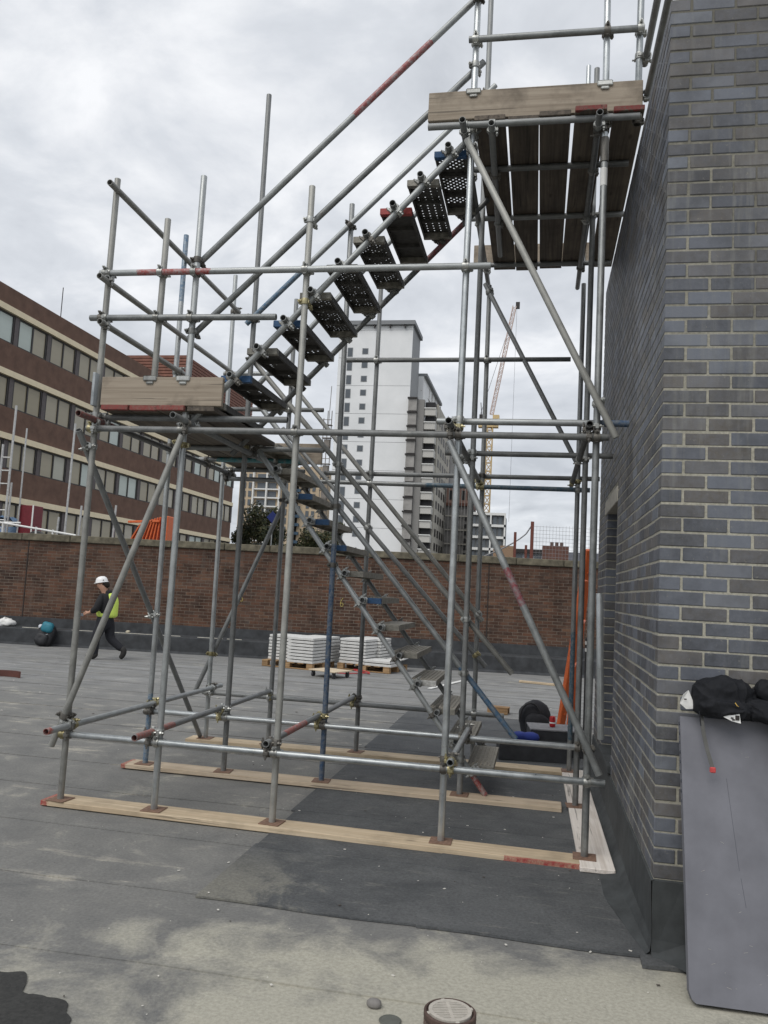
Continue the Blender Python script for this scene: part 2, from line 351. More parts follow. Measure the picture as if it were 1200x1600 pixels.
def new_felt_mat():
    m, t, bs = newmat('new_black_felt'); v = N(t, 'ShaderNodeNewGeometry').outputs['Position']
    mid = noise_n(t, v, 2.1, 7, .7, .5); fin = noise_n(t, v, 60, 5, .7)
    st = N(t, 'ShaderNodeMapping'); st.inputs['Scale'].default_value = (1.2, 7, 1); t.links.new(v, st.inputs[0]); sc = noise_n(t, st.outputs[0], 2.4, 6, .72)
    c = ramp(t, mid.outputs[0], [(.3, (.058,.062,.066)), (.7, (.118,.122,.124))]).outputs[0]
    c = mixc(t, math_n(t, 'MULTIPLY', ramp(t, sc.outputs[0], [(.58, (0,0,0)), (.72, (1,1,1))]).outputs[0], .45), c, (.26,.25,.22))
    sp = N(t, 'ShaderNodeSeparateXYZ'); t.links.new(v, sp.inputs[0])
    edge = math_n(t, 'ADD', math_n(t, 'MULTIPLY_ADD', sp.outputs[0], -1.1, -1.75), math_n(t, 'MULTIPLY_ADD', mid.outputs[0], 3.4, -1.75))
    e2 = math_n(t, 'MULTIPLY', ramp(t, edge, [(.3, (0,0,0)), (.7, (1,1,1))]).outputs[0], math_n(t, 'MULTIPLY_ADD', sp.outputs[1], -1.4, 1.3, True))
    c = mixc(t, math_n(t, 'MULTIPLY', e2, .6), c, (.25,.24,.20))
    c = mixc(t, .45, c, ramp(t, fin.outputs[0], [(.32, (.42,.42,.42)), (.68, (1.5,1.5,1.5))]).outputs[0], 'MULTIPLY')
    t.links.new(c, bs.inputs['Base Color']); bs.inputs['Roughness'].default_value = .8; bs.inputs['Specular IOR Level'].default_value = .3
    bump(t, bs, fin.outputs[0], .4, .006); return m
NF = new_felt_mat()

far_g = plain('city_ground', (.13,.13,.12), .95, var=.3, scale=.05, bmp=0)
obj('ground', MB().box((-3000,-3000,-9.4), (3000,3000,-9)).mesh('ground', [far_g]), kind='structure')
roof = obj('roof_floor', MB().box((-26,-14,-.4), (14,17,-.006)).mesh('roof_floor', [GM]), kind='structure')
# lapped felt rolls: each sheet runs along x, near edge lies on top of its neighbour
edges = [-5.2,-4.3,-3.4,-2.5,-1.65,-.79,.04,.94,1.86,2.75,3.65,4.55,5.45,6.35,7.25,8.15,9.05,9.95,10.85,11.75,12.7,14.8]
for i in range(len(edges)-1):
    y0, y1 = edges[i], edges[i+1]+.07; mb = MB(); n = 70
    vs_ = []
    for j in range(n+1):
        x = -15+24.*j/n; wv = .008*math.sin(x*1.7+i*2.1)+.006*math.sin(x*4.3+i)
        zt = .0045 + .0012*math.sin(x*2.3+i)
        vs_ += [(x, y0+wv, -.005), (x, y0+wv, zt), (x, y1, -.0025)]
    fs = []
    for j in range(n):
        a = j*3; fs += [(a, a+3, a+4, a+1), (a+1, a+4, a+5, a+2)]
    obj('felt_sheet', mb.add(vs_, fs).mesh('felt_sheet', [GM]), roof)
# newer dark felt sheets by the brick building (three lapped widths)
def sheet(x0, x1, y0, y1, z, name='felt_patch'):
    mb = MB(); vs_ = []; n = 24
    for j in range(n+1):
        x = x0+(x1-x0)*j/n; wv = .012*math.sin(x*5+y0*3)
        vs_ += [(x, y0+wv, .002), (x, y0+wv, z), (x, y1, z-.002)]
    fs = []
    for j in range(n):
        a = j*3; fs += [(a, a+3, a+4, a+1), (a+1, a+4, a+5, a+2)]
    fs += [(0,1,2), (n*3, n*3+2, n*3+1)]
    obj(name, mb.add(vs_, fs).mesh(name, [NF]), roof)
ys = [.0, .93, 1.85, 2.76, 3.66, 4.56, 5.46, 6.36, 7.45]
for i in range(len(ys)-1):
    xl = -2.39+.02*math.sin(i*2.2)
    sheet(xl, -1.12, ys[i], ys[i+1]+.06, .012); sheet(-1.17, .0, ys[i]-.015, ys[i+1]+.05, .0155)
sheet(-.06, 1.6, -.13, .06, .019)
# wet patch
mb = MB(); ring = []
WN = 300
for k in range(WN):
    a = 2*math.pi*k/WN; rr_ = .62*(1+.16*noise.noise((math.cos(a)*1.3, math.sin(a)*1.3, 2.))+.12*noise.noise((math.cos(a)*4, math.sin(a)*4, 5.))+.03*noise.noise((math.cos(a)*9, math.sin(a)*9, 1.))+.008*noise.noise((math.cos(a)*40, math.sin(a)*40, 8.)))
    ring.append((-2.82+rr_*1.0*math.cos(a), -1.72+rr_*1.02*math.sin(a), .0078))
wet = plain('wet_felt', (.030,.030,.028), .6, var=.45, scale=60, bmp=.3, spec=.4)
obj('wet_patch', mb.add(ring+[(x, y, .003) for x, y, z in ring], [tuple(range(WN))]+[(i, WN+i, WN+(i+1) % WN, (i+1) % WN) for i in range(WN)]).mesh('wet_patch', [wet]), kind='structure')
# small debris flecks
mb = MB(); rs = random.Random(3)
for k in range(300):
    if k < 180: x, y = rs.uniform(-3.6, .2), rs.uniform(-2.2, 3.4)
    else: x, y = rs.uniform(-11, -.2), rs.uniform(3, 12.6)
    s = rs.choice([.003,.003,.004,.005,.008])*(1 if k < 180 else 1.8); a = rs.uniform(0, 6.28)
    T = Matrix.Translation((x, y, .016 if x > -2.4 and y > 0 else .0055)) @ Matrix.Rotation(a, 4, 'Z')
    mb.box((-s, -s*.6, 0), (s, s*.6, s*.25), 0 if k % 3 else 1, T)
obj('debris', mb.mesh('debris', [plain('fleck_pale', (.62,.6,.55), .9), plain('fleck_dark', (.07,.06,.05), .9)]), label='small pale and dark flecks of grit scattered over the felt roof', cat='debris', kind='stuff')
# lower roof beyond the parapet
obj('adjacent_roof', MB().box((-30,15.75,-.5), (-9.5,26,2.2)).mesh('adjacent_roof', [FELT]), kind='structure')

# ------------------------------------------------------------------ brick stair tower on the right
bld = empty('brick_building', (0,0,0), 'blue grey engineering brick block rising on the right with a dark doorway in its side', 'building')
WT = 5.035; DY0, DY1, DZ0, DZ1 = 2.42, 3.40, .46, 2.53; LY = 4.42; LX = 4.6
core = MB()
g = .004
# mortar core split around the doorway
gs = .0004
core.box((gs, g, 0), (LX, DY0-g, WT-.01)); core.box((gs, DY1+g, 0), (LX, LY-g, WT-.01))
core.box((gs, DY0-g, DZ1+.13), (LX, DY1+g, WT-.01)); core.box((gs, DY0-g, 0), (LX, DY1+g, DZ0-.02))
core.box((.62, DY0-g, DZ0-.02), (LX, DY1+g, DZ1+.13))
obj('wall_core', core.mesh('wall_core', [MORT]), bld)
pb = {}
def bproto(L, W, H, ch=.0032):
    k = (L, W, H)
    if k not in pb:
        pb[k] = MB().cbox((0,0,0), (L,W,H), ch)
        jr = random.Random(int(L*1e4+W*10)); pb[k].v = [tuple(c+jr.uniform(-.0008,.0008) for c in v) for v in pb[k].v]
    return pb[k]
bm_cache = {}
stuff = MB(); items = []
rows = 67; rb = random.Random(11)
for i in range(rows):
    z = .375 + (i-5)*.075 - .0
    z = i*.075+.005
    if z+.065 > WT+.01 or z < .36: continue
    odd = i % 2
    # corner brick
    if odd: items.append((0, 0, z, .215, .1025))
    else: items.append((0, 0, z, .1025, .215))
    x = .225 if odd else .1125
    while x < LX:
        items.append((x, 0, z, .215, .1025)); x += .225
    y = .1125 if odd else .225
    while y < LY-.02:
        L = min(.215, LY-y)
        if y < DY0 < y+L and DZ0 < z < DZ1+.13: L = DY0-y
        if z+.065 > DZ0 and z < DZ1+.13 and y >= DY0-.001 and y < DY1:
            if y+.215 > DY1+.03: items.append((0, DY1, z, .1025, y+.215-DY1))
        elif L > .02: items.append((0, y, z, .1025, L))
        y += .225
    if DZ0-.02 < z < DZ1:      # far reveal of the doorway
        xx = .1125
        while xx < .6: items.append((xx, DY1, z, .215 if xx < .4 else .16, .06)); xx += .225
def bdist(it): return (Vector((it[0]+it[3]/2, it[1]+it[4]/2, it[2]))-CAM).length + (6 if it[0] > 1.05 else 0) + (1.6 if it[1] > .02 else 0)
items.sort(key=bdist)
for k, (x, y, z, L, W) in enumerate(items):
    j = rb.uniform(-.0016, .0016); jx = rb.uniform(-.002, .002); hs = rb.uniform(.955, 1.035); z += rb.uniform(-.0012, .0012)
    Lr, Wr = round(L, 3), round(W, 3)
    P = bproto(Lr, Wr, .065)
    ox, oy = (jx if x > .02 else rb.uniform(-.0022, -.0012)), (j if y < .02 else jx)
    lx = rb.uniform(.982, 1.012) if x > .02 and y < .02 else 1.; ly = rb.uniform(.982, 1.012) if y > .02 and x < .02 else 1.
    if k < 300:
        if (Lr, Wr) not in bm_cache: bm_cache[(Lr, Wr)] = P.mesh('brick', [B_BLUE])
        obj('brick', bm_cache[(Lr, Wr)], bld, (x+ox, y+oy, z)).scale = (lx, ly, hs)
    else:
        stuff.add([(vx*lx+x+ox, vy*ly+y+oy, vz*hs+z) for vx, vy, vz in P.v], P.f)
obj('brickwork', stuff.mesh('brickwork', [B_BLUE]), bld, kind='stuff')
obj('lintel', MB().cbox((-.012, DY0-.03, DZ1), (.3, DY1+.18, DZ1+.13), .006).mesh('lintel', [CONC]), bld)
fl = MB(); n = 40
# felt upstand: side face, front face, angle fillet
prof = [(-.17,.0165), (-.06,.035), (-.022,.09), (-.012,.37), (0.004,.374)]
def sweep(path, name):
    mb = MB(); k = len(prof); vs_ = []
    for (P, nv, s_) in path:
        for (o_, z) in prof: vs_.append((P[0]+nv[0]*(-o_)*(s_ if o_ < -.015 else 1), P[1]+nv[1]*(-o_)*(s_ if o_ < -.015 else 1), z+.006*noise.noise((P[0]*3, P[1]*3, z*9))))
    fs = []
    for a in range(len(path)-1):
        for b in range(k-1): fs.append((a*k+b, (a+1)*k+b, (a+1)*k+b+1, a*k+b+1))
    me = mb.add(vs_, fs).mesh(name, [FELT]); obj(name, me, bld)
sweep([((0, LY-LY*t_/40.), (-1, 0), min(1, .2+1.1*(LY-LY*t_/40.))) for t_ in range(40)]+[((0, .02), (-1, 0), .2), ((0, -.012), (-1, -.0), .2)], 'felt_upstand')
sweep([((-.006, 0), (0, -1.), .25), ((.03, 0), (0, -1), .3)]+[((.03+4.5*t_/40., 0), (0, -1), 1) for t_ in range(1, 41)], 'felt_upstand')
obj('threshold', MB().cbox((-.03, DY0, DZ0-.08), (.5, DY1, DZ0-.015), .006).mesh('threshold', [FELT]), bld)
obj('door', MB().cbox((.45, DY0, DZ0-.015), (.5, DY1, DZ1), .004).mesh('door', [plain('dark_door', (.03,.035,.05), .5)]), bld)

# ------------------------------------------------------------------ parapet wall with plinth at the back
PA = R(7.0); pd = Vector((math.cos(PA), math.sin(PA), 0)); pn = Vector((-pd.y, pd.x, 0))
PO = Vector((.2, 14.72, 0))                     # plinth front line passes here
def pp(s, off, z): return PO + pd*s + pn*off + Vector((0,0,z))
PM = Matrix.Translation(PO) @ Matrix.Rotation(PA, 4, 'Z')
S0, S1 = -22., 9.
pl = MB(); vs_ = []
n = 60
for j in range(n+1):
    s = S0+(S1-S0)*j/n
    for (o_, z) in ((-.10,.004), (-.01,.05), (0,.36), (.03,.385), (.42,.40), (.44,.62), (.47,.63)):
        vs_.append((s, o_, z+.004*noise.noise((s*2, o_*5, z*7))))
fs = []
for j in range(n):
    for k in range(6): fs.append((j*7+k, (j+1)*7+k, (j+1)*7+k+1, j*7+k+1))
pl.add(vs_, fs)
PLF = plain('plinth_felt', (.040,.043,.047), .85, var=.4, scale=5, bmp=.25)
plo = obj('roof_kerb', pl.mesh('roof_kerb', [PLF]), None, kind='structure'); plo.matrix_world = PM
# pale scraps and laitance lying along the kerb top
for (s, l_, wd) in [(-11.6,.5,.03), (-10.6,.9,.03), (-9.7,.7,.035), (-8.6,.6,.03), (-7.9,.35,.03), (-12.8,.4,.03)]:
    o = obj('mortar_smear', MB().cbox((0,0,0), (l_, wd, .012), .003).mesh('mortar_smear', [plain('pale_mortar', (.55,.53,.47), .95)]), plo); o.location = (s, .03, .388)
par = empty('parapet_wall', PO, 'long brown brick parapet wall with concrete coping across the back of the roof', 'wall', rz=PA)
obj('wall_core', MB().box((S0, .4545, .3), (S1, .66, 2.46)).mesh('wall_core', [MORT2]), par)
its = []
for i in range(25):
    z = .605+i*.0745
    s = S0+(0 if i % 2 else -.1125)
    while s < S1: its.append((s, z)); s += .225
inv = PM.inverted() @ CAM
its.sort(key=lambda q: abs(q[0]+4.5)*.8+abs(q[1]-1.5)*.1)
bme = MB().cbox((0,0,0), (.212,.09,.0615), .004).mesh('brick', [B_RED]); stuff = MB(); sb = MB().box((0,0,0), (.212,.09,.0615))
for k, (s, z) in enumerate(its):
    j = rb.uniform(-.003, .003)
    if k < 300: obj('brick', bme, par, (s, .45+j, z))
    else: stuff.add([(x+s, y+.45+j, zz+z) for x, y, zz in sb.v], sb.f)
obj('brickwork', stuff.mesh('brickwork', [B_RED]), par, kind='stuff')
cop = [-22,-20.9,-19.6,-18.3,-17,-15.7,-14.4,-13.2,-12,-10.7,-9.5,-8.2,-7.1,-5.9,-4.75,-3.65,-2.62,-1.28,-.18,.92,2.1,3.3,4.5,5.7,7,8.2]
for a, b in zip(cop[:-1], cop[1:]):
    obj('coping_stone', MB().cbox((0, 0, 0), (b-a-.012, .33, .165+rb.uniform(-.006,.006)), .012).mesh('coping_stone', [CONC2]), par, (a, .40+rb.uniform(-.006,.006), 2.465))
# movement joints and yellow spray marks
for s in (-13.05, -1.92):
    obj('movement_joint', MB().box((0,0,0), (.02,.02,1.83)).mesh('movement_joint', [plain('joint_sealant', (.035,.03,.028), .9)]), par, (s, .438, .62))
def spray(cx_, cz_, sc):
    mb = MB(); pts = []
    for k in range(14):
        a = R(60)+k*R(24); rr_ = .055 if k > 4 else .06
        pts.append((cx_+math.cos(a)*.035*sc, cz_-.05*sc+math.sin(a)*.045*sc))
    pts = [(cx_+.03*sc, cz_+.13*sc), (cx_-.015*sc, cz_+.07*sc), (cx_-.035*sc, cz_)] + [(cx_+math.cos(a)*.035*sc, cz_-.05*sc+math.sin(a)*.045*sc) for a in [R(170)+R(30)*k for k in range(12)]]
    for p, q in zip(pts[:-1], pts[1:]): mb.rod((p[0], .444, p[1]), (q[0], .444, q[1]), .009*sc, 5)
    obj('spray_mark', mb.mesh('spray_mark', [YEL]), par)
spray(-7.72, 1.36, .95); spray(-5.32, 1.36, .9)

# ------------------------------------------------------------------ scaffold
sc = empty('scaffold_stair', (-2.2, 2.7, 0), 'galvanised tube scaffold with two flights of metal stairs and boarded landings beside the brick wall', 'scaffold')
SO = Vector((-2.2, 2.7, 0))
TR = .02415
tubes = []
def tube(name, A, B, mat, label=None, couple=True, r=TR, parent=sc):
    A = Vector(A); B = Vector(B); L = (B-A).length; n = 16; mb = MB(); ri = r-.004; dp = min(.16, L*.3)
    prof = [(ri*.01, dp), (ri, dp), (ri, 0), (r-.0008, 0), (r, .002), (r, L-.002), (r-.0008, L), (ri, L), (ri, L-dp), (ri*.01, L-dp)]
    mb.lathe(prof, n); me = mb.mesh(name, [mat]); auto_smooth(me, 50)
    o = obj(name, me, parent, A-SO if parent is sc else A, label)
    o.rotation_euler = (B-A).to_track_quat('Z', 'Y').to_euler()
    if couple: tubes.append((A, B))
    return o
XA, XB, XC, XD, XE = -4.05, -3.30, -2.40, -1.20, -.25
Y1, Y2, Y3 = 1.35, 2.70, 4.08
dd = .052; Z0 = .053
def std(x, y, zt, m, label=None, xt=None): return tube('standard', (x, y, Z0), (x if xt is None else xt, y, zt), m, label)
std(XA, Y1, 4.88, G_OLD, xt=-4.02); std(XB, Y1, 4.87, G_MID, xt=-3.285); std(XC, Y1, 4.75, G_OLD); std(XD, Y1, 6.6, G_BRT); std(XE, Y1, 4.93, G_MID)
std(XA, Y2, 5.02, gp('m', (.10,.18,.28), (.0,.62), (4.3,5.1)), 'standard with pale blue paint at top and foot'); std(XB, Y2, 6.40, G_DRK, xt=-3.31)
std(XC, Y2, 5.27, gp('d', BLUE, (.0, 2.05)), 'standard painted blue over its lower part', xt=-2.425); std(XD, Y2, 7.3, G_DRK, xt=-1.22); std(XE, Y2, 6.45, G_DRK)
std(XA, Y3, 5.17, G_MID, xt=-4.085); std(-3.35, Y3, 4.88, G_DRK); std(XC, Y3, 5.0, G_DRK); std(XD, Y3, 5.0, G_DRK, xt=-1.225); std(XE, Y3, 5.0, gp('d', (.05,.11,.16), (.3,1.35)))
tube('standard', (XE, Y1+.0, 4.935), (-.262, Y1, 6.6), G_BRT); tube('standard', (-.03, Y1, 5.14), (-.02, Y1, 6.6), G_BRT)
tube('post', (-3.57, Y1-.0, 3.06), (-3.56, Y1, 4.53), G_OLD); tube('post', (-.27, 4.0, 5.1), (-.27, 4.0, 7.35), G_BRT)
# ledgers
L1, L2, L3 = Y1-dd, Y2-dd, Y3-dd
tube('ledger', (-4.06, L1, .535), (-.135, L1, .54), G_BRT); tube('ledger', (-4.08, L2, .525), (-.24, L2, .525), G_BRT); tube('ledger', (-4.10, L3, .535), (-.9, L3, .535), G_DRK)
tube('ledger', (-4.07, L1, 2.845), (-.17, L1, 2.84), G_DRK); tube('ledger', (-4.0, L3, 2.845), (-.13, L3, 2.83), gp('d', (.05,.11,.16), (2.2,4.0)))
# transoms low / upper
tube('transom', (XA+dd, 1.0, .60), (XA+dd, 4.29, .585), gp('m', (.30,.07,.05), (-.1,.05)))
tube('transom', (XB-dd, 1.06, .602), (XB-dd, 4.02, .60), gp('d', (.28,.09,.07), (.0,.62)))
tube('transom', (XC-dd, 1.25, .605), (XC-dd, 4.10, .60), gp('d', (.36,.09,.07), (.42,1.0)), 'transom with faded red paint')
tube('transom', (XD+dd, 1.22, .597), (XD+dd, 2.86, .592), G_MID)
tube('transom', (XA+dd, 1.05, 2.91), (XA+dd, 4.25, 2.91), gp('d', (.18,.06,.05), (-.1,.5)))
tube('transom', (XB+dd, 1.05, 2.905), (XB+dd, 4.2, 2.905), G_DRK)
tube('transom', (XD-dd, 1.12, 2.905), (XD-dd, 4.40, 2.905), G_DRK)
tube('transom', (XE-dd, 1.24, 2.92), (XE-dd, 4.38, 2.92), G_DRK)
# cross tubes on top of the upper transoms
zb = 2.962
tube('cross_tube', (-1.37, 1.42, zb), (.0-.03, 1.42, zb), gp('m', (.03,.09,.2), (1.12,1.6)), 'cross tube with dark blue end')
tube('cross_tube', (-4.05, 1.42, zb-.005), (-2.5, 1.42, zb-.005), G_DRK)
tube('cross_tube', (-1.46, 2.76, zb), (-.02, 2.76, zb), G_DRK); tube('cross_tube', (-4.08, 2.76, zb), (-2.57, 2.76, zb), G_DRK)
tube('cross_tube', (-2.93, 4.14, zb-.01), (-.03, 4.14, zb), G_DRK); tube('cross_tube', (-4.08, 3.45, zb), (-3.0, 3.45, zb), gp('d', (.03,.22,.25), (.2,1.4)), 'cross tube painted teal under the landing')
tube('cross_tube', (-4.1, 4.14, zb), (-3.15, 4.14, zb), G_DRK)
# guard rails on the landing and back
tube('guard_rail', (-4.07, L1, 4.08), (-1.02, L1, 4.072), gp('m', (.30,.045,.04), (.32,.92)), 'guard rail with a worn red painted stretch')
tube('guard_rail', (-4.12, L1, 3.72), (-2.6, L1, 3.712), G_MID)
tube('guard_rail', (XA+dd, 1.2, 4.775), (XA+.03, 4.1, 4.745), G_OLD); tube('guard_rail', (XA+dd, 1.17, 4.01), (XA+.03, 4.0, 4.03), G_OLD); tube('guard_rail', (XA+dd, 1.23, 3.67), (XA+.05, 2.8, 3.67), G_OLD)
tube('guard_rail', (-2.75, L3, 4.17), (-.36, L3, 4.18), G_DRK); tube('guard_rail', (-4.1, L3, 3.62), (-2.95, L3, 3.62), G_DRK); tube('guard_rail', (-4.12, L3, 4.02), (-3.4, L3, 4.02), G_MID)
# braces
F1 = Y1-dd-.022
tube('brace', (-4.13, F1+.02, .44), (-3.27, F1, 2.80), G_OLD); tube('brace', (XA-dd, 1.24, 2.82), (XA-dd, 4.05, .07), G_DRK)
tube('brace', (-4.24, Y3+dd, .50), (-3.33, Y3+dd, 2.68), G_DRK)
tube('brace', (-1.23, F1, 5.02), (-.125, F1, 2.835), G_OLD); tube('brace', (-1.26, F1, 2.79), (-.175, F1, .595), gp('m', (.22,.05,.06), (.98,1.25)), 'brace with a small faded red mark')
tube('brace', (-1.27, Y3-dd, 5.0), (-.27, Y3-dd, 3.11), G_DRK)
tube('short_tube', (-.19, 1.50, 1.78), (-.155, 1.50, .79), G_BRT)
# stair stringers
SU, SL = 1.402, 2.44
tube('stringer', (-3.28, SU, 2.905), (-1.12, SU, 5.21), G_MID); tube('stringer', (-3.33, SL, 2.85), (-1.15, SL, 5.138), gp('d', (.2,.05,.05), (2.3,2.85)))
LU, LL = 2.752, 3.80
tube('stringer', (-3.22, LU, 2.985), (-.985, LU, .05), gp('m', (.28,.05,.045), (3.46,3.8)), 'stringer with red painted foot'); tube('stringer', (-3.15, LL, 2.871), (-1.0, LL, .14), G_DRK)
# stair hand rails
tube('hand_rail', (-3.34, Y1+dd, 4.14), (-1.14, Y1+dd, 6.29), gp('m', (.28,.06,.06), (1.7,2.5)), 'hand rail with worn red paint near the top'); tube('hand_rail', (-3.34, Y1+dd, 3.575), (-1.14, Y1+dd, 5.70), G_MID)
tube('hand_rail', (-3.36, L2, 4.115), (-1.14, L2, 6.32), gp('m', (.08,.17,.28), (.0,.72)), 'hand rail with a pale blue lower end'); tube('hand_rail', (-3.36, Y2+dd, 3.43), (-1.15, Y2+dd, 5.965), G_MID)
tube('hand_rail', (-3.4, L3, 3.986), (-1.15, L3, 1.46), G_OLD); tube('hand_rail', (-3.34, Y2+dd, 3.835), (-.80, Y2+dd, 1.072), G_OLD)
tube('hand_rail', (-3.4, L3, 3.415), (-1.1, L3, 1.007), G_DRK); tube('hand_rail', (-3.34, Y2+dd, 3.515), (-.75, Y2+dd, .533), gp('m', (.05,.13,.24), (3.2,4.0)), 'hand rail with a blue painted lower end')
# top deck
zd = 5.081
tube('transom', (XD-dd, 1.12, zd), (XD-dd, 4.4, zd), G_DRK); tube('transom', (-1.05, 1.18, zd), (-1.09, 3.5, zd), G_DRK); tube('transom', (XE-dd, 1.12, zd), (XE-dd, 4.41, zd), G_DRK)
for y, x0, x1 in ((1.28, -1.52, -.02), (1.92, -1.32, -.03), (2.79, -1.32, .02), (3.86, -1.42, .0)):
    tube('bearer', (x0, y, zd+.0505), (x1, y, zd+.0505), G_DRK)
tube('guard_rail', (-1.25, L1, 5.81), (-.0, L1, 5.80), G_MID); tube('guard_rail', (-1.3, L1, 6.16), (-.0, L1, 6.15), gp('m', (.3,.05,.06), (.0,1.0)))
tube('guard_rail', (.035, 1.40, 5.33), (.035, -.1, 5.30), G_DRK); tube('guard_rail', (.02, 1.44, 5.62), (.02, .3, 5.62), G_DRK)

# couplers wherever two tubes cross side by side
cmesh = {}
def coupler_mesh(th, kind):
    key = (th, kind)
    if key in cmesh: return cmesh[key]
    mb = MB(); a2 = Vector((math.sin(R(th)), 0, math.cos(R(th))))
    def band(P, ax):
        P = Vector(P); ax = ax.normalized(); n = 14; q = ax.to_track_quat('Z', 'Y'); X = q @ Vector((1,0,0)); Y = q @ Vector((0,1,0)); h = .022
        vs_ = []
        for (rd, s) in ((.0245,-h), (.0305,-h), (.032,-h*.5), (.032,h*.5), (.0305,h), (.0245,h)):
            for i in range(n):
                a = 2*math.pi*i/n; vs_.append(P+ax*s+X*math.cos(a)*rd+Y*math.sin(a)*rd)
        fs = []
        for k in range(5):
            for i in range(n): fs.append((k*n+i, k*n+(i+1) % n, (k+1)*n+(i+1) % n, (k+1)*n+i))
        mb.add(vs_, fs)
    band((0,0,0), Vector((0,0,1))); band((0,-dd,0), a2)
    mb.cbox((-.019,-.034,-.02), (.019,-.018,.02), .003)
    # lugs, bolts and nuts
    mb.cbox((.026,-.012,-.019), (.047,.014,.019), .003); mb.rod((.038,-.036,0), (.038,.046,0), .0062, 6); mb.rod((.038,.018,0), (.038,.031,0), .0125, 6)
    p2 = a2.cross(Vector((0,1,0))); p2.normalize(); P = Vector((0,-dd,0))
    Q = P+p2*.036; T = Matrix((p2, Vector((0,1,0)), p2.cross(Vector((0,1,0))))).transposed().to_4x4(); T.translation = P
    mb.cbox((.026,-.014,-.019), (.047,.012,.019), .003, 0, T)
    mb.rod(T @ Vector((.038,.034,0)), T @ Vector((.038,-.05,0)), .0062, 6); mb.rod(T @ Vector((.038,-.034,0)), T @ Vector((.038,-.020,0)), .0125, 6)
    mb.cbox((-.036,-.013,-.013), (-.026,.013,.013), .003); mb.cbox((-.036,-.013,-.013), (-.026,.013,.013), .003, 0, T)
    me = mb.mesh('coupler', [kind]); auto_smooth(me, 40); cmesh[key] = me; return me
rc = random.Random(5); ncoup = 0; cpts = []
for i in range(len(tubes)):
    for j in range(i+1, len(tubes)):
        A, B = tubes[i]; C_, E_ = tubes[j]; u = B-A; v = E_-C_; w0 = A-C_
        a, b, c, d, e_ = u.dot(u), u.dot(v), v.dot(v), u.dot(w0), v.dot(w0); den = a*c-b*b
        if den < 1e-3*a*c: continue
        s = (b*e_-c*d)/den; t_ = (a*e_-b*d)/den
        if not (-.02/u.length < s < 1+.02/u.length and -.02/v.length < t_ < 1+.02/v.length): continue
        P = A+u*s; Q = C_+v*t_; dist = (Q-P).length
        if not .044 < dist < .082: continue
        if any((P-k).length < .045 for k in cpts): continue
        cpts.append(P)
        n_ = (Q-P).normalized(); z_ = u.normalized(); y_ = -n_; x_ = y_.cross(z_).normalized(); y_ = z_.cross(x_)
        v2 = v.normalized(); th = math.degrees(math.atan2(v2.dot(x_), v2.dot(z_))); th = round(th/3)*3
        kind = COUP if rc.random() < .62 else (COUPD if rc.random() < .72 else COUPY)
        o = obj('coupler', coupler_mesh(th, kind), sc)
        Mx = Matrix((x_, y_, z_)).transposed().to_4x4(); Mx.translation = P-SO; o.matrix_local = Mx; ncoup += 1
print('couplers', ncoup)
# sleeve joining two lengths of the wall side standard, with its tag
me = MB().lathe([(.0245,-.09), (.0295,-.09), (.0295,.09), (.0245,.09)], 16).mesh('sleeve', [COUPD]); auto_smooth(me)
obj('sleeve', me, sc, Vector((XE, Y1, 4.93))-SO)
me = MB().lathe([(.0246,0), (.0250,.001), (.0250,.13), (.0246,.131)], 16).mesh('tag_sticker', [WHITE]); obj('tag_sticker', me, sc, Vector((XE, Y1, 4.66))-SO)
# base plates
bpm = MB().cbox((-.075,-.075,0), (.075,.075,.006), .0015).mesh('base_plate', [RUST])
for (x, y) in [(XA,Y1),(XB,Y1),(XC,Y1),(XD,Y1),(XE,Y1),(XA,Y2),(XB,Y2),(XC,Y2),(XD,Y2),(XE,Y2),(XA,Y3),(-3.35,Y3),(XC,Y3),(XE,Y3)]:
    obj('base_plate', bpm, sc, Vector((x, y, .0472))-SO, rot=(0,0,rc.uniform(-.12,.12)))
# boards
def board(name, A, size, mat, parent=sc, label=None, rot=None, ch=.004, cat=None, group=None):
    sx, sy, sz = size; me = MB().cbox((-sx/2,-sy/2,-sz/2), (sx/2,sy/2,sz/2), ch).mesh(name, [mat])
    return obj(name, me, parent, Vector(A)-(SO if parent is sc else Vector()), label, cat, group, rot=rot)
# landing: three boards with red front ends, toe boards
for k, (x, dy) in enumerate(((-3.84,0), (-3.61,.012), (-3.38,-.005))):
    board('deck_board', (x, 2.71+dy, 3.006), (.222, 2.88, .038), W_LANDR, label='landing board with red painted end')
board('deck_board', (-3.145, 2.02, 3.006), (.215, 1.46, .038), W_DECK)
board('toe_board', (-3.475, 1.306, 3.137), (.99, .036, .222), W_TOE); board('toe_board', (-4.0, 2.72, 3.137), (.036, 2.7, .222), W_TOEY)
board('toe_board', (-3.46, 4.035, 3.137), (1.05, .034, .222), W_TOE)
obj('toe_board_clip', MB().cbox((-.012,-.03,-.13), (.012,.03,.13), .003).mesh('toe_board_clip', [G_BRT]), sc, Vector((-4.03, 1.30, 3.15))-SO)
def hook(x, y, z):
    mb = MB(); mb.cbox((-.055,-.012,-.03), (.055,.0,.012), .008); mb.cbox((-.03,-.01,-.055), (.03,0,-.03), .008)
    obj('toe_board_clip', mb.mesh('toe_board_clip', [COUP]), sc, Vector((x, y, z))-SO)
hook(-3.57, 1.288, 3.245); hook(XB, 1.288, 3.245)
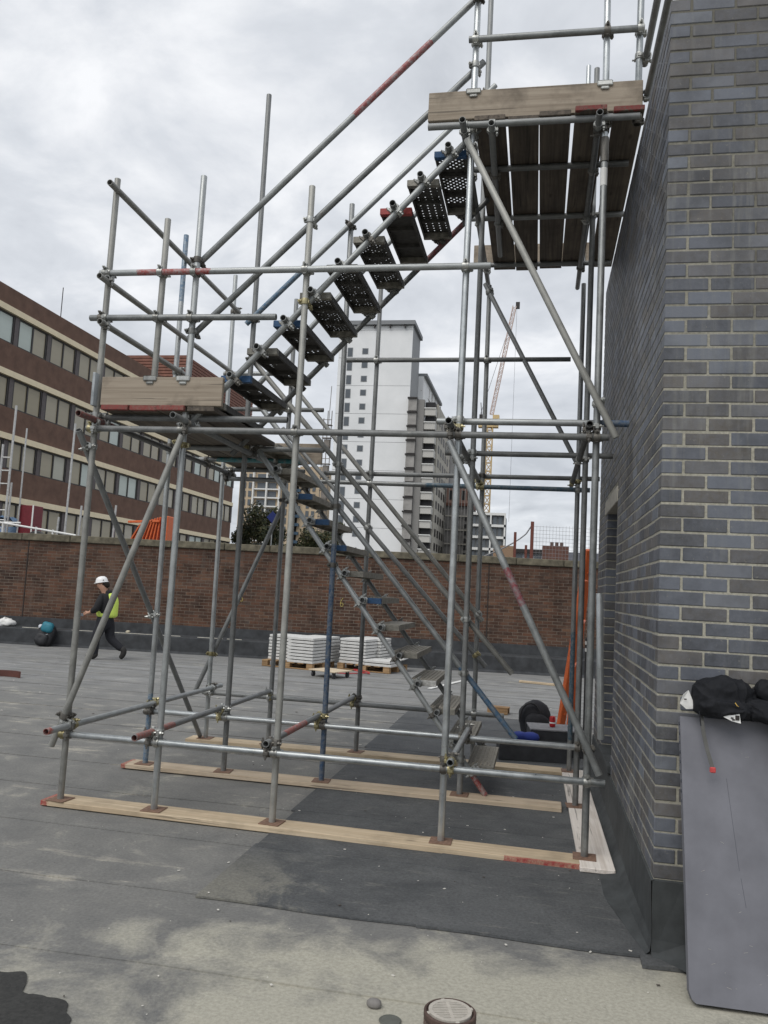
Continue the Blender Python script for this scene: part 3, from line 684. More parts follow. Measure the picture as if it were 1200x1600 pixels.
# top deck: five boards, two red ended, and toe boards
for k, (x, w_, fr) in enumerate(((-1.07,.222,.0), (-.835,.222,.03), (-.60,.222,-.01), (-.365,.218,-.05), (-.09,.21,-.02))):
    L = 2.79; y0 = 1.265+fr
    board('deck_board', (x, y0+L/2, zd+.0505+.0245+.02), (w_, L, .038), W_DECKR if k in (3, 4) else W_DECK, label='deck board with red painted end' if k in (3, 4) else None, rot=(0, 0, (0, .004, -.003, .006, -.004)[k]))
board('toe_board', (-.765, 1.325, 5.307), (1.53, .036, .222), W_TOE); board('toe_board', (-.75, 4.03, 5.307), (1.3, .036, .222), W_TOE)
hook(-1.2, 1.305, 5.415); hook(-.262, 1.305, 5.415)

# stair treads: pressed steel planks with real perforations, capped ends and stub tubes
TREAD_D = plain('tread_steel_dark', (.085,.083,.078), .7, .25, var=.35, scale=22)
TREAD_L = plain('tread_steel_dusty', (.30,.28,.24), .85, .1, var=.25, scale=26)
CAPS = {'b': plain('cap_blue', (.03,.09,.20), .6, var=.25, scale=30), 'r': plain('cap_red', (.33,.05,.045), .6, var=.25, scale=30), 'g': plain('cap_galv', (.24,.23,.2), .6, .3, var=.3, scale=30), 'w': plain('cap_pale', (.5,.5,.48), .6, var=.4, scale=30)}
def tread(x, z, y0, L, pat, mat, cap, label=None, x0=-.088, W=.23):
    H = .05; cell = {'cluster': .0125, 'few': .0125, 'slot': .0115, 'rows': .0092, 'dots': .0066}.get(pat, .03)
    nx, ny = round(W/cell), int(L/cell); mb = MB(); q = random.Random(int(z*1000)); cs = W/nx; cl = L/ny
    holes = set()
    for i in range(1, nx-1):
        for j in range(4, ny-4):
            t_ = j/ny; h = False
            if pat == 'cluster': h = j % 2 == 0 and (i+j) % 4 == 1 and (.07 < t_ < .29 or .40 < t_ < .62 or .70 < t_ < .88)
            elif pat == 'rows': h = i in (4, 10, 16, 22) and j % 5 == 0 and q.random() < .93
            elif pat == 'dots': h = (i % 4 == 1 and j % 6 == (i*2) % 6 and q.random() < .5)
            elif pat == 'few': h = i % 4 == 2 and j % 3 == 0 and (.14 < t_ < .26 or .46 < t_ < .57 or .78 < t_ < .9) and q.random() < .6
            elif pat == 'slot': h = i % 3 == 1 and (j+2*(i//3)) % 5 < 2
            if h: holes.add((i, j))
    idx = {}; vs_ = []; fs = []
    def vid(i, j):
        k = (i, j)
        if k not in idx: idx[k] = len(vs_); vs_.append((x0+cs*i, cl*j, 0))
        return idx[k]
    for i in range(nx):
        j = 0
        while j < ny:
            if (i, j) in holes: j += 1; continue
            k = j
            while k < ny and (i, k) not in holes and k-j < 12: k += 1
            fs.append((vid(i, j), vid(i+1, j), vid(i+1, k), vid(i, k))); j = k
    mb.add(vs_, fs)
    mb.box((x0, 0, -H), (x0+.003, L, -.0008)); mb.box((x0+W-.003, 0, -H), (x0+W, L, -.0008)); mb.box((x0+.003, 0, -H), (x0+.016, L, -H+.003)); mb.box((x0+W-.016, 0, -H), (x0+W-.003, L, -H+.003))
    for k in range(4):
        yy = L*(.34+.34*(k % 2)) if k < 2 else None
        if yy: mb.box((x0+.003, yy, -.03), (x0+W-.003, yy+.03, -.0008))
    if pat in ('slot', 'rib'):
        for k in range(6): mb.box((x0+.02+.034*k, .05, .0006), (x0+.034+.034*k, L-.05, .005))
    o = obj('stair_tread', mb.mesh('stair_tread', [mat]), sc, Vector((x, y0, z))-SO, label)
    cp = MB(); cp.cbox((x0-.003, -.006, -H-.002), (x0+W+.003, .04, -.0014), .003); obj('end_cap', cp.mesh('end_cap', [CAPS[cap]]), o)
    cp = MB(); cp.cbox((x0-.003, L-.04, -H-.002), (x0+W+.003, L+.004, -.0014), .003); obj('end_cap', cp.mesh('end_cap', [CAPS['g']]), o)
    up = x0 < -.1
    for (a, b) in ((-.13, -.004), (L, L+.12)):
        t_ = MB(); Lr = b-a; t_.lathe([(.0002,.06 if a < 0 else Lr-.06), (.020,.06 if a < 0 else Lr-.06), (.020, 0 if a < 0 else Lr), (TR, 0 if a < 0 else Lr), (TR, Lr if a < 0 else 0)], 14)
        me = t_.mesh('stub_tube', [G_DRK]); auto_smooth(me, 50)
        s_ = obj('stub_tube', me, o, (0, a, -.024)); s_.rotation_euler = (R(-90), 0, 0)
        # swivel fitting gripping the stub to the stringer
        ax = Vector((0, 1, 0)); nn = Vector((.73, 0, -.684)) if up else Vector((-.796, 0, -.605))
        y_ = -nn.normalized(); x_ = y_.cross(ax).normalized()
        v2 = Vector((.684, 0, .73)) if up else Vector((.605, 0, -.796))
        th = round(math.degrees(math.atan2(v2.dot(x_), v2.dot(ax)))/3)*3
        c_o = obj('fitting', coupler_mesh(th, COUP if rc.random() < .75 else COUPD), o)
        Mx = Matrix((x_, y_, ax)).transposed().to_4x4(); Mx.translation = Vector((0, (-.048 if a < 0 else L+.035), -.024)); c_o.matrix_local = Mx
# upper flight (first tread just above the landing)
UP = [('few','g'), ('few','b'), ('few','g'), ('few','b'), ('dots','g'), ('dots','g'), ('dots','g'), ('none','r'), ('rows','g'), ('cluster','b')]
for k, (pt, cp) in enumerate(UP):
    z = 5.038-.2168*(9-k); x = -1.372-.197*(9-k)
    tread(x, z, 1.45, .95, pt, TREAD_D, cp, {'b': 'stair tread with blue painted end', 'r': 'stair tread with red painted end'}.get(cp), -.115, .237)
LO = [('few','g'), ('few','g'), ('few','b'), ('few','b'), ('few','b'), ('rib','g'), ('rib','b'), ('none','g'), ('rib','g'), ('rib','w'), ('rib','g'), ('rib','g'), ('slot','g')]
for k, (pt, cp) in enumerate(LO):
    z = 2.793-.2289*(k-1); x = -2.99+.1744*(k-1)
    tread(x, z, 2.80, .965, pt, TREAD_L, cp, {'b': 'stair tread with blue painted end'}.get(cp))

# sole boards under the standards (rest on the roof: things of their own)
board('sole_board', (-2.22, 1.345, .0275), (3.90, .222, .038), W_SOLE_RE, None, 'long timber sole board with red painted ends under the front row of standards', (0,0,R(-1.5)), cat='board', group='sole boards under the scaffold')
board('sole_board', (-2.30, 2.705, .0275), (3.88, .222, .038), W_SOLE_RL, None, 'timber sole board with a faded red left end under the middle row of standards', (0,0,R(-.4)), cat='board', group='sole boards under the scaffold')
board('sole_board', (-2.27, 4.09, .0275), (3.92, .222, .038), W_SOLE, None, 'unpainted timber sole board under the farthest row of standards', (0,0,R(.6)), cat='board', group='sole boards under the scaffold')
board('sole_board', (-.195, 2.66, .032), (.22, 3.05, .03), W_PALE, None, 'pale whitish sole board running from front to back along the brick wall', (0,0,R(.6)), cat='board', group='sole boards under the scaffold')

# ------------------------------------------------------------------ office building on the left
off = empty('office_building', (-28, 40, -9), 'long brown brick office block with cream bands and rows of windows on the left', 'building')
OO = Vector((-28, 40, -9))
OBR = plain('office_brick', (.15,.088,.064), .9, var=.22, scale=1.6, bmp=.2); CREAM = plain('cream_band', (.84,.73,.52), .8, var=.06, scale=3)
FRM = plain('dark_window_frame', (.022,.018,.017), .5); PIER = plain('grey_pier', (.11,.095,.095), .7)
def pane_mat():
    m, t, bs = newmat('window_pane'); r_n = objrand(t)
    v = coords(t, (1, .15, 1)); n = noise_n(t, v, 1.2, 3, .5)
    c = ramp(t, r_n, [(0, (.33,.29,.20)), (.62, (.39,.35,.26)), (.80, (.44,.41,.33)), (.84, (.50,.56,.51)), (1, (.55,.62,.58))]); c.color_ramp.interpolation = 'LINEAR'
    cc = mixc(t, .5, c.outputs[0], ramp(t, n.outputs[0], [(.3, (.75,.75,.75)), (.7, (1.15,1.15,1.15))]).outputs[0], 'MULTIPLY')
    t.links.new(cc, bs.inputs['Base Color']); bs.inputs['Roughness'].default_value = .15; bs.inputs['Specular IOR Level'].default_value = .35; return m
PANE = pane_mat()
OY0, OY1 = 14.0, 66.3
def obox(name, a, b, m, par_=off): return obj(name, MB().box(Vector(a)-OO, Vector(b)-OO).mesh(name, [m]), par_)
obox('core', (-50, OY0, -9), (-28.35, OY1-.1, 16.0), plain('dark_interior', (.05,.045,.04), .9))
spans_b = [(15.31,16.3), (12.05,13.42), (8.76,10.11), (5.51,6.96), (2.2,3.75)]
def band(name, z0, z1, m, ox):
    # facade band along y with a rounded end at the far corner
    mb = MB(); pts = [(-28+ox, OY0), (-28+ox, OY1-1.2)]
    for k in range(1, 8):
        a = R(90*k/7); pts.append((-29.2+(1.2+ox)*math.cos(a), OY1-1.2+(1.2+ox)*math.sin(a)))
    pts += [(-50, OY1+ox), (-50, OY0)]
    n = len(pts); vs_ = [(x, y, z0) for x, y in pts]+[(x, y, z1) for x, y in pts]
    mb.add([Vector(q)-OO for q in vs_], [(i, (i+1) % n, n+(i+1) % n, n+i) for i in range(n)]+[tuple(range(n, 2*n)), tuple(range(n-1, -1, -1))])
    obj(name, mb.mesh(name, [m]), off)
for z0, z1 in spans_b: band('brick_band', z0, z1, OBR, .0)
for z in (15.0, 11.72, 8.46, 5.24, 2.0): band('cream_band', z, z+.31, CREAM, .10)
PIT_ = 2.92
fr = MB()
fr.box((-.1, 0, 0), (.02, .13, 1.46)); fr.box((-.1, 1.25, 0), (.02, 1.36, 1.46)); fr.box((-.1, 2.48, 0), (.02, 2.60, 1.46)); fr.box((-.1, .13, 0), (.02, 2.48, .06), 0); fr.box((-.1, .13, 1.38), (.02, 2.48, 1.46))
fr.box((-.1, 2.60, 0), (.05, PIT_, 1.46), 1)
frm = fr.mesh('window', [FRM, PIER])
pnm = MB().box((-.06, 0, 0), (-.03, 1.12, 1.32)).mesh('pane', [PANE])
for (z0, z1) in ((13.42,15.0), (10.11,11.72), (6.96,8.46), (3.75,5.24)):
    k = 0
    while 24.4+PIT_*k+PIT_ < OY1-.2:
        y = 24.4+PIT_*k+.3; o = obj('window', frm, off, Vector((-28.1, y, z0+.02))-OO); o.scale = (1, 1, (z1-z0-.04)/1.46)
        obj('pane', pnm, o, (0, .13, .06)); obj('pane', pnm, o, (0, 1.36, .06)); k += 1
# tiled penthouse on its roof, clad in overlapping red tile courses
TIL = plain('red_roof_tile', (.20,.092,.066), .8, var=.25, scale=3)
ph = MB()
for k in range(16):
    z = 16.1+k*.26; o_ = .10
    ph.box((-41+0, 58-o_, z), (-30+o_, 74, z+.2)); ph.box((-41, 58, z+.2), (-30, 74, z+.26))
obj('penthouse', MB().add([Vector(v)-OO for v in ph.v], ph.f).mesh('penthouse', [TIL]), off)
obj('flue', MB().rod(Vector((-30, 40, 16))-OO, Vector((-30, 40, 19.2))-OO, .03, 6).mesh('flue', [FRM]), off)
# ------------------------------------------------------------------ white tower block and what stands beside it
tw = empty('tower_block', (-33, 150, -9), 'tall white tower block with small windows and scaffolded concrete balconies on its right side', 'building'); TO = Vector((-33,150,-9))
def tbox(name, a, b, m, par_=tw, O_=TO): return obj(name, MB().box(Vector(a)-O_, Vector(b)-O_).mesh(name, [m]), par_)
def clad_mat():
    m, t, bs = newmat('white_cladding'); v = N(t, 'ShaderNodeNewGeometry').outputs['Position']; sp = N(t, 'ShaderNodeSeparateXYZ'); t.links.new(v, sp.inputs[0])
    n = noise_n(t, v, .25, 5, .6); c = ramp(t, n.outputs[0], [(.3, (.72,.735,.74)), (.7, (.82,.83,.835))]).outputs[0]
    t.links.new(c, bs.inputs['Base Color']); bs.inputs['Roughness'].default_value = .6; return m
CLAD = clad_mat(); GREYR = plain('grey_roof', (.22,.23,.24), .7); CONB = plain('balcony_concrete', (.42,.40,.35), .9, var=.2, scale=.8, bmp=0); CONG = plain('grey_concrete', (.31,.30,.285), .9, var=.25, scale=.7, bmp=0)
GLS = plain('tower_glass', (.10,.115,.13), .15, bmp=0)
# white gable: three cladding panels divided by recessed joints
tbox('wall', (-41.1, 150.05, -9), (-26.4, 160, 53.5), plain('panel_backing', (.30,.31,.32), .8))
zc = -9.0; 
while zc < 53:
    z1 = min(zc+5.6, 53.5)
    tbox('cladding_panel', (-41.1, 149.95, zc), (-33.52, 150.05, z1-.07), CLAD); tbox('cladding_panel', (-33.45, 149.95, zc), (-26.35, 150.05, z1-.07), CLAD); zc += 5.6
tbox('roof', (-41.6, 149.2, 53.5), (-25.9, 160, 54.3), GREYR)
for x in (-40.2,-37.2,-34.1,-31,-28): tbox('roof_bracket', (x, 149.3, 52.9), (x+.22, 149.94, 53.5), FRM)
wm = MB(); wm.box((-.62,-.02,-.62), (.62,.1,.62)); wme = wm.mesh('window', [plain('tower_window_frame', (.3,.31,.32), .6)]); gme = MB().box((-.5,-.06,-.5), (.5,-.02,.5)).mesh('pane', [GLS])
wh = MB().box((-.55,-.02,-.95), (.55,.1,.95)).mesh('window', wme.materials[:]); gh = MB().box((-.45,-.06,-.82), (.45,-.02,.82)).mesh('pane', [GLS])
for k in range(14):
    z = 48.3-2.78*k
    o = obj('window', wme, tw, Vector((-35.7, 149.93, z))-TO); obj('pane', gme, o)
    o = obj('window', wh, tw, Vector((-38.75, 149.93, z-.2))-TO); obj('pane', gh, o)
# main slab behind with its long eave running back
tbox('main_slab', (-41, 160.05, -9), (-25.3, 186, 46), CLAD); tbox('eave', (-41, 160.1, 46), (-24.6, 187, 46.6), GREYR)
# hoist and ledge strip
for k in range(16):
    z = 38.5-2.75*k
    if z < -6: break
    tbox('hoist_bay', (-26.35, 148.6, z-2.3), (-24.7, 150.4, z), CONG); tbox('hoist_ledge', (-26.5, 148.3, z), (-24.6, 150.4, z+.3), FRM)
tbox('hoist_mast', (-24.65, 149.2, -9), (-23.3, 150.4, 38.5), plain('mast_grey', (.23,.225,.215), .8))
# balcony stack
for k in range(17):
    z = 38.2-2.72*k
    if z < -6: break
    tbox('balcony_opening', (-23.2, 150.2, z-1.3), (-21.3, 152, z), DARK)
    tbox('balcony', (-23.25, 149.4, z-2.72), (-21.1, 152, z-1.3), plain('balcony_white', (.50,.49,.46), .8) if k == 0 else D.materials['balcony_white'])
    tbox('balcony_slab', (-23.35, 149.2, z-1.42), (-21.0, 149.4, z-1.25), WHITE)
tbox('side_slab', (-23.3, 152.1, -9), (-20.9, 175, 38.2), CONB)
for k in range(14):
    for j in range(5):
        tbox('side_window', (-20.95, 154+4*j, 34.5-2.75*k), (-20.85, 156.2+4*j, 36-2.75*k), FRM)
# scaffolding poles clinging to the gable edges
scf = MB()
for x in (-43.6,-42.8,-42.0): scf.rod(Vector((x, 151, -9))-TO, Vector((x, 151, 35+1.5*(x > -43)))-TO, .09, 5)
for k in range(17):
    z = 33.5-2.6*k; scf.box(Vector((-43.7, 150.6, z))-TO, Vector((-41.9, 151.6, z+.15))-TO); scf.rod(Vector((-43.7, 150.6, z+1.1))-TO, Vector((-41.9, 150.6, z+1.1))-TO, .07, 5)
    if k % 2: scf.box(Vector((-43.3, 150.9, z-2.2))-TO, Vector((-42.2, 151.5, z-.2))-TO)
for k in range(7): scf.rod(Vector((-25.6+.15*k, 161+4*k, 36))-TO, Vector((-25.6+.15*k, 161+4*k, 45.5))-TO, .08, 5)
for z in (37,39,41,43): scf.rod(Vector((-25.7, 160, z))-TO, Vector((-24.4, 186, z))-TO, .07, 5)
scf.rod(Vector((-42.6,151,33))-TO, Vector((-42.4,151,41.5))-TO, .07, 5)
obj('access_scaffold', scf.mesh('access_scaffold', [plain('scaffold_grey', (.22,.2,.18), .8)]), tw)
# grey sheeted block to its right, with scaffold lifts
gb = empty('sheeted_building', (-22, 182, -9), 'grey building wrapped in scaffold sheeting right of the white tower', 'building'); GO = Vector((-22,182,-9))
tbox('wrapped_wall', (-26, 178.4, -9), (-21.4, 200, 38), plain('scaffold_sheeting', (.25,.245,.235), .9, var=.25, scale=.4), gb, GO)
for k in range(17): tbox('scaffold_lift', (-25.0, 177.6, 36.5-2.7*k), (-21.0, 178.3, 36.8-2.7*k), FRM, gb, GO)
for x in (-24.6,-23.2,-22.0,-21.1): tbox('scaffold_pole', (x, 177.5, -9), (x+.16, 177.66, 41.5), plain('pole_grey', (.3,.3,.3), .7), gb, GO)
rbk = empty('netted_building', (-18, 172, -9), 'dark brick building half covered with debris netting behind the scaffold ladder', 'building'); RO = Vector((-18,172,-9))
tbox('wall', (-20.6, 170, -9), (-15.2, 182, 20.3), plain('netting_grey', (.19,.185,.18), .95, var=.3, scale=.6), rbk, RO)
tbox('top_floor', (-20.6, 169.8, 20.9), (-15.2, 182, 24.6), plain('pinkish_brick', (.27,.17,.14), .9, var=.2, scale=.8), rbk, RO); tbox('soffit', (-20.7, 169.5, 20.3), (-15.1, 182, 20.9), plain('rust_beam', (.12,.05,.035), .8), rbk, RO)
for k in range(4):
    tbox('window', (-20+1.3*k, 169.72, 21.6), (-19.3+1.3*k, 169.8, 23.6), DARK, rbk, RO)
    tbox('floor_edge', (-20.7, 169.7, 18-3.0*k), (-15.1, 170, 18.25-3.0*k), CONB, rbk, RO)
for k in range(9): tbox('scaffold_pole', (-20.7+.68*k, 169.3, -9), (-20.6+.68*k, 169.4, 25), plain('pole_pale', (.36,.35,.33), .7) if k == 0 else D.materials['pole_pale'], rbk, RO)
for k in range(8):
    tbox('dark_window', (-16.7, 169.85, 17.2-1.55*k), (-15.6, 170, 18.0-1.55*k), DARK, rbk, RO)
# white framed flats beside the crane
wb = empty('flats_block', (-10, 162, -9), 'small flat roofed block with white frames and dark glazing behind the crane', 'building'); WO = Vector((-10,162,-9))
tbox('wall', (-14.5, 160.3, -9), (-7.7, 172, 18.0), plain('flats_dark', (.12,.125,.13), .7), wb, WO)
for k in range(5):
    tbox('floor_frame', (-14.7, 159.7, 17.6-2.35*k), (-7.4, 160.3, 18.1-2.35*k), WHITE, wb, WO)
for k, x in enumerate((-14.6,-12.4,-10.5,-7.7)): tbox('frame_post', (x, 159.7, 13.4 if k < 2 else 9.8), (x+.3, 160.28, 17.6), WHITE, wb, WO)
for k in range(4):
    for j in range(6): tbox('window', (-14.1+1.05*j, 160.18, 15.6-2.35*k), (-13.4+1.05*j, 160.3, 17.3-2.35*k), GLS, wb, WO)
# beige flats far left behind the trees
be = empty('apartment_tower', (-64, 182, -9), 'cream apartment tower with white balcony bays beyond the trees', 'building'); BO = Vector((-64,182,-9))
BEI = plain('cream_brick', (.50,.40,.28), .9, var=.1, scale=.6, bmp=0)
tbox('wall', (-71.5, 180.2, -9), (-58.5, 195, 30), BEI, be, BO); tbox('side_wing', (-57.6, 183, -9), (-52, 195, 30), BEI, be, BO); tbox('recess', (-58.5, 184, -9), (-57.6, 195, 29), FRM, be, BO)
for k in range(13):
    z = 27.5-2.05*k
    for x in (-70.6,-69.2,-60.2,-55.6,-54.2): tbox('window', (x, 180.05 if x < -58 else 182.85, z-1.4), (x+.75, 180.2 if x < -58 else 183, z), GLS, be, BO)
    tbox('balcony_bay', (-67.6, 179.4, z-1.75), (-61.4, 180.2, z-1.45), WHITE, be, BO)
    for x in (-67,-64.3): tbox('bay_glazing', (x, 180.05, z-1.4), (x+2.0, 180.18, z), GLS, be, BO)
    tbox('blue_balcony', (-58.4, 182.2, z-1.7), (-57.0, 183, z-1.0), plain('balcony_blue', (.05,.10,.16), .5) if k == 0 else D.materials['balcony_blue'], be, BO)
for x in (-68,-64.7,-61.5): tbox('bay_pier', (x, 179.3, -9), (x+.35, 180.19, 29.2), WHITE, be, BO)
# tower crane
cr_ = empty('tower_crane', (-13.7, 200, -9), 'yellow tower crane with a luffing jib raised high over the rooftops', 'crane'); CO = Vector((-13.7,200,-9))
CY = plain('crane_yellow', (.62,.46,.23), .6, bmp=0); CP = plain('crane_jib_paint', (.60,.48,.43), .6, bmp=0)
def lattice(A, B, w_, seg, m, name, r0=.12, r1=.07):
    A = Vector(A)-CO; B = Vector(B)-CO; d = (B-A).normalized(); X = Vector((0,1,0)).cross(d).normalized(); Y = d.cross(X); mb = MB(); L = (B-A).length
    cs = [X*w_+Y*w_, X*-w_+Y*w_, X*-w_-Y*w_, X*w_-Y*w_]
    for c in cs: mb.rod(A+c, B+c, r0, 5)
    for k in range(seg):
        p, q = A+d*L*k/seg, A+d*L*(k+1)/seg
        for i in range(4):
            a, b = cs[i], cs[(i+1) % 4]; mb.rod(p+(a if k % 2 else b), q+(b if k % 2 else a), r1, 4, cap=False); mb.rod(p+a, p+b, r1, 4, cap=False)
    obj(name, mb.mesh(name, [m]), cr_)
lattice((-13.9,200,-9), (-13.9,200,45), .72, 26, CY, 'mast', .16, .1); lattice((-13.6,200,47), (-8.9,200,75), .42, 26, CP, 'jib', .10, .06)
tbox('cab', (-13.2, 198.6, 44.5), (-11.6, 200.4, 46.6), CY, cr_, CO); tbox('machinery_deck', (-16.8, 199, 43.6), (-11.8, 201, 44.4), CY, cr_, CO); tbox('counterweight', (-16.6, 199.2, 44.4), (-15.2, 200.8, 46.8), FRM, cr_, CO)
tbox('jib_head', (-8.6, 199.6, 74.4), (-7.6, 200.4, 76), FRM, cr_, CO)
ro_ = MB(); ro_.rod(Vector((-16.4,200,47))-CO, Vector((-10.2,200,69))-CO, .05, 4); ro_.rod(Vector((-15.8,200,44))-CO, Vector((-16.4,200,50))-CO, .1, 5); ro_.rod(Vector((-8.3,200,75))-CO, Vector((-8.3,200,20))-CO, .03, 4)
obj('rope', ro_.mesh('rope', [FRM]), cr_)
# ball net with posts, chimney block, sheds beyond the parapet on the right
REDS = plain('red_oxide_steel', (.16,.05,.035), .7)
nf = empty('net_fence', (-.6, 40, -9), 'tall sports netting strung from a red oxide post beyond the parapet', 'fence'); NO = Vector((-.6,40,-9))
obj('post', MB().rod(Vector((-1.02,40,-9))-NO, Vector((-1.02,40,5.75))-NO, .09, 8).mesh('post', [REDS]), nf); obj('post', MB().rod(Vector((-1.85,38,-9))-NO, Vector((-1.85,38,5.0))-NO, .07, 8).mesh('post', [REDS]), nf)
obj('post', MB().rod(Vector((-1.35,42,-9))-NO, Vector((-1.35,42,4.6))-NO, .07, 8).mesh('post', [REDS]), nf)
nm = MB()
for k in range(23): x = -.95+.17*k; nm.rod(Vector((x, 40, 3))-NO, Vector((x, 40, 5.55-.02*math.sin(k)))-NO, .008, 3)
for k in range(12): z = 3.3+.2*k; nm.rod(Vector((-1, 40, z))-NO, Vector((2.9, 40, z-.05))-NO, .008, 3)
for k in range(10):
    a = k/10; b = (k+1)/10
    nm.rod(Vector((-1.02-3.2*a, 40, 5.6-2.1*a**.6))-NO, Vector((-1.02-3.2*b, 40, 5.6-2.1*b**.6))-NO, .035, 4)
obj('net', nm.mesh('net', [plain('net_cord', (.25,.25,.26), .8)]), nf)
ch = empty('chimney_block', (.3, 44, -9), 'squat brick chimney block with pots behind the netting', 'chimney'); HO = Vector((.3,44,-9))
tbox('stack', (-.45, 44, -9), (1.05, 46, 4.75), plain('chimney_brick', (.13,.065,.05), .9, var=.25, scale=3), ch, HO)
for k in range(3): obj('chimney_pot', MB().rod(Vector((.1+.28*k, 44.6, 4.7))-HO, Vector((.1+.28*k, 44.6, 5.0))-HO, .1, 8).mesh('chimney_pot', [plain('pot_clay', (.12,.08,.07), .9)]), ch)
sh = empty('shed_row', (-1, 52, -9), 'low pale sheds with a brick gable just above the parapet coping', 'building'); HO2 = Vector((-1,52,-9))
tbox('brick_end', (-3.6, 50, -9), (-2.3, 54, 5.0), plain('tan_brick', (.30,.20,.13), .9), sh, HO2); tbox('pale_wall', (-2.3, 50.5, -9), (.4, 54, 4.6), plain('pale_render', (.5,.52,.55), .8), sh, HO2); tbox('dark_roof', (-2.3, 50.2, 4.6), (.4, 54, 4.85), FRM, sh, HO2)
for k in range(4): tbox('window', (-2.1+.6*k, 50.4, 4.1), (-1.7+.6*k, 50.5, 4.5), GLS, sh, HO2)
tbox('flat_roof', (.5, 50, -9), (6, 54, 4.75), plain('slate_grey', (.14,.15,.18), .7), sh, HO2)

# ------------------------------------------------------------------ trees
LEAF = None
def leaf_mat():
    m, t, bs = newmat('leaves'); rnd = islrand(t)
    c = ramp(t, rnd, [(0, (.028,.036,.016)), (.5, (.05,.062,.024)), (.85, (.085,.085,.035)), (1, (.13,.10,.045))]); t.links.new(c.outputs[0], bs.inputs['Base Color']); bs.inputs['Roughness'].default_value = .7
    return m
LEAF = leaf_mat(); BARK = plain('bark', (.09,.07,.055), .95)
def tree(x, y, zt, rad, label, seed):
    o = empty('tree', (x, y, -9), label, 'tree', 'trees beyond the parapet'); q = random.Random(seed); H = zt+9
    tm = MB(); tm.rod((0,0,0), (.1,.1,H*.5), .32, 8, r2=.2)
    lobes = []
    for k in range(16):
        a = q.uniform(0, 6.28); rr_ = rad*q.uniform(.1,.8); z = H*(.42+.5*q.random()); c = Vector((math.cos(a)*rr_, math.sin(a)*rr_, z)); s = rad*q.uniform(.28,.5)*(1.1-.5*(z/H-.42)); lobes.append((c, s))
        tm.rod((.05,.05,H*q.uniform(.3,.5)), c, .10, 5, r2=.03)
    obj('trunk', tm.mesh('trunk', [BARK]), o)
    mb = MB()
    for c, s in lobes:
        for k in range(620):
            d = Vector((q.gauss(0,1), q.gauss(0,1), q.gauss(0,1))).normalized(); P = c+d*s*(q.random()**.35)*(1+.25*noise.noise(d*2+c)); P.z = min(P.z, H+.3)
            u = Vector((q.gauss(0,1), q.gauss(0,1), q.gauss(0,1))).normalized(); v = u.cross(d+Vector((.01,.02,.03))).normalized(); l_ = q.uniform(.10,.2)
            mb.add([P-u*l_, P+v*l_*.6, P+u*l_, P-v*l_*.6], [(0,1,2,3)])
    obj('crown', mb.mesh('crown', [LEAF]), o)
tree(-28.9, 75.5, 10.6, 3.3, 'taller dark green tree right beside the corner of the office block', 1)
tree(-25.6, 76.5, 8.9, 3.0, 'lower broad tree in front of the cream apartment tower', 2); tree(-22.6, 77, 9.3, 2.6, 'small tree under the stairs nearest the white tower', 3); tree(-31.8, 80, 8.2, 2.0, 'tree half hidden behind the office block corner', 4)
tbd = empty('site_sign', (-22.3, 60, -9), 'blue diamond shaped sign on a pole in front of the trees', 'sign')
s_ = MB().cbox((-.36,-.02,-.36), (.36,.02,.36), .01, 0, Matrix.Translation((0,0,16.15)) @ Matrix.Rotation(R(45), 4, 'Y')); obj('sign_plate', s_.mesh('sign_plate', [plain('sign_blue', (.015,.03,.16), .5)]), tbd)
obj('pole', MB().rod((0,.06,0), (0,.06,15.9), .05, 6).mesh('pole', [G_MID]), tbd)

# ------------------------------------------------------------------ things on the lower roof behind the parapet (left)
zr = 2.2
o = empty('container', (-16.1, 18.3, zr), 'dark red metal hoarding box standing behind the parapet', 'container')
obj('body', MB().cbox((-.25,-.15,0), (.25,.35,1.52), .01).mesh('body', [plain('dark_red_paint', (.16,.012,.02), .5)]), o); obj('edge_trim', MB().box((.22,-.17,0), (.262,-.152,1.53)).mesh('edge_trim', [WHITE]), o)
o = empty('tarpaulin', (-16.9, 18.6, zr), 'blue sheeted stack beside the red box behind the parapet', 'tarpaulin')
mb = MB(); q = random.Random(2); n = 8
vs_ = [(-.75+1.2*i/n, -.3+.5*j/n, 1.15-.3*(abs(i-n/2)/n)+.12*noise.noise((i*.9, j*.9, 1.))) for i in range(n+1) for j in range(n+1)]; fs = [(i*(n+1)+j, (i+1)*(n+1)+j, (i+1)*(n+1)+j+1, i*(n+1)+j+1) for i in range(n) for j in range(n)]
mb.add(vs_, fs); mb.box((-.7,-.28,0), (.42,.18,.85)); obj('sheet', mb.mesh('sheet', [plain('blue_sheet', (.07,.13,.22), .5)], True), o)
o = empty('access_tower', (-16.6, 17.6, zr), 'slim aluminium access tower with rungs behind the parapet', 'tower')
TP = plain('pale_aluminium', (.50,.50,.49), .45, .4)
for x in (-.1, .22): obj('upright', MB().rod((x-.02,0,0), (x,0,3.3 if x < 0 else 4.5), .035, 8).mesh('upright', [TP]), o)
obj('upright', MB().rod((-.05,.5,0), (-.05,.5,2.2), .03, 8).mesh('upright', [TP]), o); obj('upright', MB().rod((.3,.5,0), (.3,.5,3.9), .025, 8).mesh('upright', [TP]), o)
for z in (.75, 1.0, 1.3, 2.1, 2.5, 2.9): obj('rung', MB().rod((-.12,0,z), (.21,0,z), .022, 6).mesh('rung', [TP]), o)
